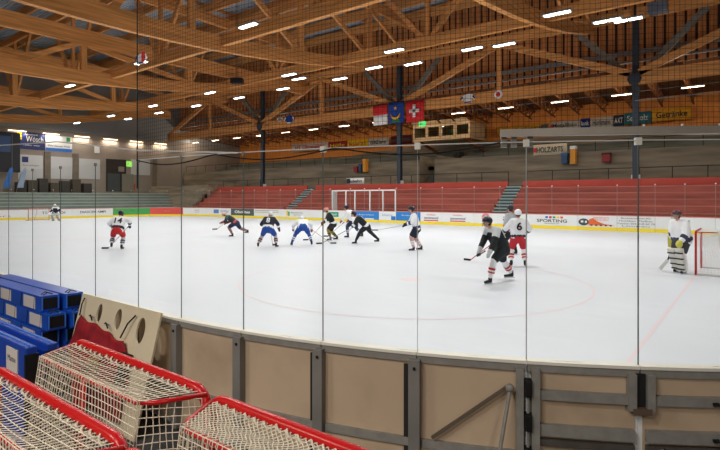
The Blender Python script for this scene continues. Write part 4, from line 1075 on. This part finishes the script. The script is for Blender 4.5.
# hung jerseys / shirts
def shirt(px, py, Y, s, m1, m2, label, tilt=0):
    p = on_y(px, py, Y); e = empty('hanging_jersey', p, 0, label, 'jersey'); e.rotation_euler = (0, tilt, 0)
    out = [(-.25, .5), (-.75, .3), (-1.0, -.1), (-.75, -.25), (-.45, 0), (-.42, -.6), (.42, -.6), (.45, 0), (.75, -.25), (1.0, -.1), (.75, .3), (.25, .5)]
    bm = new_bm(); f = bm.faces.new([bm.verts.new((x*s, 0, z*s)) for x, z in out]); bmesh.ops.triangulate(bm, faces=[f])
    o = obj('fabric', bm, m1, e); o.modifiers.new('s', 'SOLIDIFY').thickness = .08
    for sg in (-1, 1):
        bm = new_bm(); bm.faces.new([bm.verts.new((sg*x*s, -.06, z*s)) for x, z in ((.75, .3), (1.0, -.1), (.86, -.18), (.6, .1))]); o = obj('sleeve_stripe', bm, m2, e); o.modifiers.new('s', 'SOLIDIFY').thickness = .02
    boxo('hem_band', (-.42*s, .42*s, -.07, -.03, -.6*s, -.45*s), m2, e)
    obj('cord', tube(new_bm(), [(0, 0, .5*s), (0, 0, 1.6 if Y > 20 else 8)], .012, 4), BLACK, e)
    return e
shirt(468, 98, 41.65, .72, FW, mat('jersey_navy', (40, 56, 110), .7), 'white jersey with navy and red trim hung under the side truss')
shirt(289.5, 119, 41.65, .85, FB, FW, 'blue jersey hung under the truss left of the flags')
shirt(280, 119, 41.65, .5, mat('jersey_grey', (170, 160, 150), .7), FW, 'small pale grey jersey hung beside the blue one')
e = shirt(141, 58, 14, .5, FW, mat('jersey_navy', (40, 56, 110), .7), 'white jersey with red and navy bands hanging high at upper left'); 
boxo('red_band', (.2, .45, -.09, -.05, -.25, .25), FR, e)
p = on_y(498.5, 94.5, 41.74); e = empty('round_sign', p, 0, 'small round white club sign on the side truss', 'sign')
obj('disc', tube(new_bm(), [(0, 0, 0), (0, -.05, 0)], .36, 20), WHP, e); obj('emblem', tube(new_bm(), [(0, -.05, 0), (0, -.08, 0)], .2, 16), REDP, e)
p = above(237, 81, 9.6); e = empty('floodlight', p, .6, 'black spotlight hanging left of the far left column', 'spotlight')
obj('body', bev(box(new_bm(), -.5, .5, -.3, .3, -.22, .22), .06), BLACK, e); obj('bracket', tube(new_bm(), [(0, 0, .2), (0, 0, 7.8)], .03, 6), BLACK, e)

# ================================================================== PEOPLE
def ik(a, b, l1, l2, hint):
    a, b, hint = V(a), V(b), V(hint); d = b-a; L = min(d.length, (l1+l2)*.995); dn = d.normalized()
    x = (l1*l1-l2*l2+L*L)/(2*L); h = math.sqrt(max(0, l1*l1-x*x)); q = hint-dn*hint.dot(dn); q.normalize()
    return a+dn*x+q*h, a+dn*L
PEOPLE = []
def person(pos, heading, label, jersey, pants, socks, helmet, gloves, pelvis=(0, 0, .92), neck=(.12, 0, 1.45), feet=((0, .16, 0), (0, -.16, 0)), hands=((.35, .3, .95), (.3, -.25, .95)),
           s=1.0, trim=None, stripe=None, number=None, numcol=None, goalie=False, yoke=None, look=0, ntrim=.06):
    e = empty('person', (pos.x, pos.y, 0), heading, label, 'person'); e.scale = (s, s, s)
    P, N = V(pelvis), V(neck); up = (N-P).normalized()
    side = V((0, 1, 0)); side = (side-up*side.dot(up)).normalized(); fw = side.cross(up)
    hipL, hipR = P+side*.1, P-side*.1; shL, shR = N+side*.19-up*.05, N-side*.19-up*.05
    legs = []
    for hip, ft, sg in ((hipL, feet[0], 1), (hipR, feet[1], -1)):
        an = V((ft[0]-.04, ft[1], ft[2]+.14)); kn, an2 = ik(hip, an, .44, .44, (1, sg*.25, 0)); legs.append((hip, kn, an2))
    arms = []
    for sh, hd, sg in ((shL, hands[0], 1), (shR, hands[1], -1)):
        el, wr = ik(sh, hd, .31, .29, (-.6, sg*.9, -.5)); arms.append((sh, el, wr))
    H = N+up*.17+V((.05, 0, .02))
    # body (skin, one continuous surface) under the clothing
    bm = new_bm()
    for hip, kn, an in legs: capsule(bm, hip, .08, kn, .055); capsule(bm, kn, .05, an, .035)
    for sh, el, wr in arms: capsule(bm, sh, .05, el, .04); capsule(bm, el, .038, wr, .028)
    capsule(bm, P, .12, N-up*.12, .13); capsule(bm, shL, .06, shR, .06); capsule(bm, N-up*.08, .06, H-up*.05, .055)
    ca, sa = math.cos(look), math.sin(look); hf = V((ca, sa, 0)); hs = V((-sa, ca, 0))
    rot = Matrix.Rotation(look, 4, 'Z')
    ball(bm, H, .1, 1.0, .82, 1.2, 14, rot); ball(bm, H+hf*.105-V((0, 0, .02)), .018, 1, .8, 1.3)       # nose
    for sg in (-1, 1): ball(bm, H+hs*sg*.085-V((0, 0, .01)), .022, .7, .4, 1.2)
    ball(bm, H+hf*.085-V((0, 0, .07)), .02, .7, 1.4, .6)
    b = remesh(obj('body', bm, SKIN, e, True), .018)
    bm = new_bm()
    for sg in (-1, 1): ball(bm, H+hf*.088+hs*sg*.033+V((0, 0, .015)), .012)
    obj('eyes', bm, BLACK, e, True)
    bm = new_bm(); ball(bm, H+V((0, 0, .0))-hf*.03, .1, .95, .95, 1.1, 12, rot); obj('hair', bm, mat('hair_brown', (70, 48, 32), .8), e, True)
    # jersey
    JM = colmat('cloth_%d_%d_%d' % jersey, jersey, .8); PM = colmat('cloth_%d_%d_%d' % pants, pants, .8); SM = colmat('cloth_%d_%d_%d' % socks, socks, .8)
    TMt = colmat('cloth_%d_%d_%d' % trim, trim, .8) if trim else None
    HM = mat('helm_%d_%d_%d' % helmet, helmet, .3); GM = colmat('cloth_%d_%d_%d' % gloves, gloves, .6)
    bm = new_bm(); k = 1.18 if goalie else 1.0
    for o_ in (-.1, 0, .1): capsule(bm, P+side*o_*k-up*.04, .155*k, N+side*o_*1.1-up*.14, .15*k)
    capsule(bm, shL-side*.01, .105*k, shR+side*.01, .105*k)
    for sh, el, wr in arms: capsule(bm, sh, .1*k, el, .085*k); capsule(bm, el, .085*k, el+(wr-el)*.72, .07*k)
    remesh(obj('jersey', bm, JM, e, True), .022)
    if TMt:
        bm = new_bm()
        for o_ in (-.1, 0, .1): capsule(bm, P+side*o_*k-up*.0, .163*k, P+side*o_*k+up*ntrim, .163*k)
        remesh(obj('jersey_hem_band', bm, TMt, e, True), .022)
        bm = new_bm()
        for sh, el, wr in arms:
            capsule(bm, el+(wr-el)*.3, .088*k, el+(wr-el)*.42, .086*k)
        remesh(obj('sleeve_band', bm, TMt, e, True), .02)
    if yoke:
        YM = colmat('cloth_%d_%d_%d' % yoke, yoke, .8); bm = new_bm()
        capsule(bm, shL+up*.015, .107*k, shR+up*.015, .107*k)
        for sh, el, wr in arms: capsule(bm, sh+up*.01, .107*k, sh+(el-sh)*.5, .098*k)
        remesh(obj('jersey_yoke', bm, YM, e, True), .022)
    # shorts
    bm = new_bm(); kk = 1.12 if goalie else 1.0
    for o_ in (-.07, .07): capsule(bm, P+side*o_, .165*kk, P+side*o_-up*.08, .165*kk)
    for hip, kn, an in legs: capsule(bm, hip-up*.02, .155*kk, hip+(kn-hip)*.82, .115*kk)
    remesh(obj('shorts', bm, PM, e, True), .022)
    for (hip, kn, an), ft, sg in zip(legs, feet, (1, -1)):
        bm = new_bm(); d = (kn-an)
        if goalie:
            beamw = V((1, 0, 0))
            capsule(bm, kn, .1, an, .09); o = remesh(obj('sock', bm, SM, e, True), .025)
            bm = new_bm(); dirn = (an-kn).normalized(); a0 = kn-dirn*.16+V((.07, 0, 0)); a1 = an+V((.09, 0, -.08))
            beam(bm, a0, a1, .23, .1, V((1, 0, 0))); bev(bm, .035, 2); obj('leg_pad', bm, mat('pad_white', (214, 212, 204), .6), e)
            bm = new_bm(); 
            for t in (.18, .42, .66, .86): beam(bm, a0+(a1-a0)*t+V((.04, 0, 0)), a0+(a1-a0)*(t+.05)+V((.04, 0, 0)), .235, .06, V((1, 0, 0)))
            obj('pad_stripe', bm, BLACK, e)
        else:
            tube(bm, [kn+d*.08, kn-d*.15, kn-d*.45, an+d*.2, an], [.078, .088, .082, .065, .05], 10); ball(bm, kn+d*.02, .08)
            remesh(obj('sock', bm, SM, e, True), .018)
            if stripe:
                bm = new_bm()
                for t in ((.4, .52), (.62, .7)):
                    tube(bm, [kn-d*t[0], kn-d*t[1]], [.092, .086], 12)
                obj('sock_stripe', bm, colmat('cloth_%d_%d_%d' % stripe, stripe, .8), e, True)
        # skate
        ang = sg*.25; sk = empty('skate', (an.x, an.y, an.z-.14), ang); sk.parent = e
        bm = new_bm(); capsule(bm, (-.01, 0, .16), .052, (-.02, 0, .07), .048); capsule(bm, (-.02, 0, .07), .045, (.17, 0, .055), .035)
        remesh(obj('boot', bm, mat('skate_black', (26, 26, 30), .4), sk, True), .014)
        obj('blade', bev(box(box(box(new_bm(), -.1, .2, -.003, .003, 0, .022), -.06, -.02, -.008, .008, .02, .045), .1, .14, -.008, .008, .02, .045), .001, 1), mat('blade_steel', (190, 194, 198), .25, .9), sk)
    for (sh, el, wr), sg in zip(arms, (1, -1)):
        d = (wr-el).normalized(); bm = new_bm()
        if goalie and sg == -1:    # blocker
            beam(bm, wr-d*.1, wr+d*.24, .24, .06); bev(bm, .02); capsule(bm, wr, .05, wr+d*.1, .05)
            obj('blocker_glove', bm, GM, e); continue
        g_ = d.cross(V((0, 0, 1))); g_.normalize() if g_.length > .01 else None
        capsule(bm, wr-d*.12, .068, wr-d*.02, .06); capsule(bm, wr, .05, wr+d*.07, .048)
        cu = (V((0, 0, -1))+d*.3).normalized()
        for fi, ln in enumerate((.9, 1.0, .95, .8)):
            b0 = wr+d*.08+g_*(.033-.022*fi); k1 = b0+(d*.6+cu*.5).normalized()*.035*ln; k2 = k1+(cu-d*.2).normalized()*.03*ln
            capsule(bm, b0, .016, k1, .015, 6); capsule(bm, k1, .015, k2, .013, 6)
        capsule(bm, wr+d*.02+g_*sg*-.04, .018, wr+d*.06+g_*sg*-.045+cu*.05, .015, 6)
        if goalie: ball(bm, wr+d*.06, .11, 1, .6, 1)
        remesh(obj('glove', bm, GM, e, True), .011, 1)
    # helmet
    bm = new_bm(); ball(bm, H+V((0, 0, .035))-hf*.01, .128, 1.08, .92, .92, 16, rot)
    bmesh.ops.bisect_plane(bm, geom=list(bm.verts)+list(bm.edges)+list(bm.faces), plane_co=H+V((0, 0, -.015)), plane_no=V((0, 0, 1))+hf*-.35, clear_inner=True)
    o = obj('helmet', bm, HM, e, True); o.modifiers.new('s', 'SOLIDIFY').thickness = .015
    bm = new_bm()
    for a in (-.8, -.4, 0, .4, .8):
        tube(bm, [H+hf*.12*math.cos(a)+hs*.12*math.sin(a)+V((0, 0, z)) for z in (.05, -.03, -.1)], .004, 4)
    for z in (.02, -.04, -.09): tube(bm, [H+hf*.128*math.cos(a/6)+hs*.128*math.sin(a/6)+V((0, 0, z)) for a in range(-7, 8, 2)], .004, 4)
    obj('face_cage', bm, mat('cage', (120, 124, 128), .4, .6), e)
    if number:
        q = N-up*.32-fw*-1*0
        back = -fw; c = P+(N-P)*.58-fw*(.19*k if fw.x > 0 else -.19*k)
        o = text('back_number', number, .13*len(number)+.04, .26, (0, 0, 0), 0, colmat('cloth_%d_%d_%d' % numcol, numcol, .8), e, .012, .02)
        # text local x -> +side? seen from behind, right hand is -side
        X_ = -side; Z_ = up; Y_ = Z_.cross(X_)
        fwd = fw if fw.x > 0 else -fw
        M = Matrix((( -side.x, up.x, -fwd.x), (-side.y, up.y, -fwd.y), (-side.z, up.z, -fwd.z))).to_4x4()
        o.rotation_mode = 'QUATERNION'; o.rotation_quaternion = M.to_quaternion(); o.location = P+(N-P)*.6-fwd*(.155*k)
    return e, [e_ for e_ in arms], s
def stick(pe, hands_local, tip_local, label, goalie=False, tape=(30, 30, 32), shaft=(196, 176, 140), lift=.03):
    e, arms, s = pe; M = Matrix.Translation(e.location) @ Matrix.Rotation(e.rotation_euler.z, 4, 'Z') @ Matrix.Scale(s, 4)
    a = M @ V(hands_local); b = M @ V(tip_local); b.z = lift
    o = empty('hockey_stick', b, 0, label, 'hockey stick')
    obj('shaft', tube(new_bm(), [a-b, V((0, 0, .02))], .016 if not goalie else .02, 6), mat('shaft_%d_%d_%d' % shaft, shaft, .5), o)
    d = (b-a); d.z = 0; d = d.normalized() if d.length > .05 else V((1, 0, 0))
    bm = new_bm(); beam(bm, V((0, 0, .02)), d*.28+V((0, 0, .02)), .016, .07 if not goalie else .11)
    obj('stick_blade', bm, mat('tape_%d_%d_%d' % tape, tape, .8), o)
    obj('grip_tape', tube(new_bm(), [a-b, (a-b)*.88], .02, 6), mat('tape_%d_%d_%d' % tape, tape, .8), o)
AW = math.radians(127.8); IL = math.radians(217.8); IR = math.radians(37.8); TO = math.radians(-52.2)
WHT = (242, 243, 245); NVY = (26, 32, 52); BLK = (30, 34, 36); RD = (196, 38, 42); BL = (34, 76, 160)
# 1 far goalkeeper
person(ground(56.5, 221), TO, 'distant goalkeeper in navy and white before the far goal', NVY, (200, 204, 206), WHT, WHT, WHT, pelvis=(-.05, 0, .82), neck=(.15, 0, 1.3), feet=((0, .28, 0), (0, -.28, 0)), hands=((.35, .42, .85), (.35, -.4, .8)), goalie=True, yoke=WHT)
# 2 red shorts, back view
pp = person(ground(118, 249.5), AW+.25, 'skater seen from behind in white jersey and red shorts at left', WHT, RD, (208, 210, 214), NVY, NVY, pelvis=(-.08, 0, .86), neck=(.22, -.04, 1.32),
            feet=((-.1, .22, .1), (.05, -.14, 0)), hands=((.35, .25, .95), (.2, -.42, .98)), number='14', numcol=NVY, trim=NVY, stripe=(60, 66, 90), s=1.02)
stick(pp, (.3, -.4, 1.0), (.3, .42, 0), 'dark hockey stick trailing left of the red-shorts skater')
# 3 lunging dark skater
pp = person(ground(233, 236.5), IL, 'dark jersey skater lunging left with one leg stretched back', (44, 48, 52), (36, 44, 84), (150, 110, 110), (226, 196, 176), (130, 60, 56), pelvis=(-.15, 0, .8), neck=(.32, 0, 1.15),
            feet=((.05, .1, 0), (-.75, -.2, .18)), hands=((.6, .25, .8), (.45, -.2, .75)), trim=(190, 90, 90), yoke=(56, 86, 76))
stick(pp, (.4, -.1, .85), (.85, .2, 0), 'hockey stick held out left by the lunging dark skater', tape=(70, 70, 72), lift=.42)
# 4 navy/white back view blue shorts
pp = person(ground(268.5, 247), AW-.1, 'skater seen from behind in navy and white jersey with royal blue shorts, white helmet', (40, 42, 60), BL, (206, 178, 170), WHT, (30, 32, 44), pelvis=(-.1, 0, .85), neck=(.2, 0, 1.3),
            feet=((-.05, .45, 0), (-.05, -.38, 0)), hands=((.4, .25, .9), (.3, -.4, .8)), number='8', numcol=WHT, trim=WHT, stripe=NVY)
stick(pp, (.3, 0, .9), (.5, -.05, 0), 'hockey stick standing behind the legs of the blue-shorts skater in navy')
# 5 white jersey bent
pp = person(ground(302.5, 245), AW+.2, 'skater in white jersey and blue shorts bending forward, white helmet', WHT, BL, (60, 90, 160), WHT, (150, 60, 60), pelvis=(-.2, 0, .86), neck=(.3, 0, 1.12),
            feet=((-.05, .5, 0), (-.05, -.42, 0)), hands=((.4, .4, .72), (.3, -.45, .7)), stripe=WHT)
stick(pp, (.3, -.4, .75), (.2, -1.35, 0), 'hockey stick stretched right of the bending white skater')
# 6 black jersey facing left
pp = person(ground(331, 240), IL+.2, 'black jersey skater facing left with pale orange helmet', BLK, (34, 34, 38), (150, 130, 60), (226, 150, 130), (120, 50, 50), pelvis=(-.1, 0, .88), neck=(.14, 0, 1.38),
            feet=((.1, .2, 0), (-.3, -.2, 0)), hands=((.45, .25, .95), (.4, -.25, .85)), number='17', numcol=WHT, trim=WHT, stripe=BLK)
stick(pp, (.4, .05, .9), (1.2, .15, 0), 'hockey stick reaching left from the skater with pale orange helmet')
# 7 white jersey
pp = person(ground(352, 237.5), IL-.5, 'white jersey skater with navy shorts in the middle of the group', WHT, (34, 42, 74), (60, 66, 96), NVY, (150, 60, 60), pelvis=(-.12, 0, .88), neck=(.2, 0, 1.36),
            feet=((.2, .15, 0), (-.45, -.2, .05)), hands=((.45, .3, .85), (.4, -.3, .85)), number='9', numcol=NVY, stripe=WHT, s=1.08)
stick(pp, (.4, .1, .8), (1.25, .3, 0), 'hockey stick of the white jersey skater in the middle of the group')
# 8 black jersey leaning
pp = person(ground(362, 243.5), IL+.1, 'black jersey skater striding, rightmost of the middle group', BLK, (28, 30, 34), (34, 36, 40), BLK, WHT, pelvis=(-.2, 0, .84), neck=(.22, 0, 1.24),
            feet=((.35, .1, 0), (-.75, -.15, .05)), hands=((.55, .25, .75), (.5, -.2, .7)), number='17', numcol=WHT, trim=WHT, s=1.02)
stick(pp, (.5, 0, .75), (1.9, .2, 0), 'hockey stick reaching far left from the striding black skater', shaft=(120, 120, 120))
# 9
pp = person(ground(415, 250.5), IL, 'skater in white jersey, navy shorts and dark helmet standing apart', WHT, NVY, (214, 170, 164), NVY, NVY, pelvis=(-.06, 0, .94), neck=(.06, 0, 1.46),
            feet=((.12, .14, 0), (-.22, -.14, 0)), hands=((.38, .2, 1.08), (.4, -.1, 1.02)), trim=(60, 70, 110), stripe=WHT, s=1.04, ntrim=.03)
stick(pp, (.35, .1, 1.05), (1.5, .2, 0), 'pale hockey stick held out level by the lone skater in navy shorts', shaft=(190, 190, 190), tape=(150, 150, 152), lift=.85)
# 10 black jersey big
pp = person(ground(497, 282.5), IL+.35, 'black and white jersey skater leaning left, nearest figure on the ice', BLK, (32, 38, 40), WHT, (30, 36, 48), (196, 196, 198), pelvis=(-.12, 0, .88), neck=(.16, .0, 1.36),
            feet=((.32, .1, 0), (-.62, -.28, .0)), hands=((.45, .3, .75), (.5, -.05, .8)), number='17', numcol=WHT, yoke=(214, 218, 218), stripe=RD, s=1.03)
stick(pp, (.42, .1, .82), (.72, .35, 0), 'dark hockey stick held out low in front by the nearest black skater', shaft=(50, 50, 54), lift=.78)
# 12 referee behind number six
person(ground(512, 254.5), AW+.5, 'striped grey figure standing half hidden behind the number six player', (176, 180, 184), BLK, BLK, (40, 46, 60), BLK, pelvis=(0, 0, .94), neck=(.03, 0, 1.5), hands=((.1, .28, .9), (.15, -.28, .9)), s=1.05, trim=(226, 100, 60))
# 11 number six
pp = person(ground(518.5, 266), AW-.1, 'player number six seen from behind in white jersey, red shorts', WHT, (196, 44, 56), WHT, WHT, NVY, pelvis=(0, 0, .96), neck=(.03, 0, 1.5), feet=((0, .24, 0), (0, -.2, 0)),
            hands=((.25, .46, 1.0), (.3, -.3, 1.05)), number='6', numcol=(30, 32, 40), trim=(40, 50, 60), stripe=RD, s=1.0, ntrim=.02)
stick(pp, (.25, .4, 1.0), (1.1, 1.4, 0), 'red hockey stick reaching left from the number six player', shaft=(190, 60, 60))
# 13 goalkeeper
pp = person(ground(680.5, 273), IL+.25, 'goalkeeper in white with large leg pads standing before the right goal', WHT, (60, 62, 66), WHT, (96, 60, 64), (214, 206, 90), pelvis=(-.04, 0, .98), neck=(.06, 0, 1.46),
            feet=((.05, .15, 0), (-.08, -.13, 0)), hands=((.3, .28, .9), (-.15, -.42, .92)), goalie=True, trim=(60, 66, 84), s=1.03, ntrim=.02)
e, arms, s = pp
o = empty('hockey_stick', (0, 0, 0), 0, 'goalkeeper stick tucked upright behind the right goalkeeper arm', 'hockey stick')
M = Matrix.Translation(e.location) @ Matrix.Rotation(e.rotation_euler.z, 4, 'Z')
a = M @ V((-.2, -.42, .9)); b = M @ V((-.55, -.62, 1.45)); c = M @ V((.15, -.3, .35))
o.location = a; obj('shaft', tube(new_bm(), [b-a, V((0, 0, 0)), c-a], .02, 6), BLACK, o); obj('stick_blade', beam(new_bm(), c-a, c-a+V((-.2, -.1, -.28)), .03, .1), WHP, o)
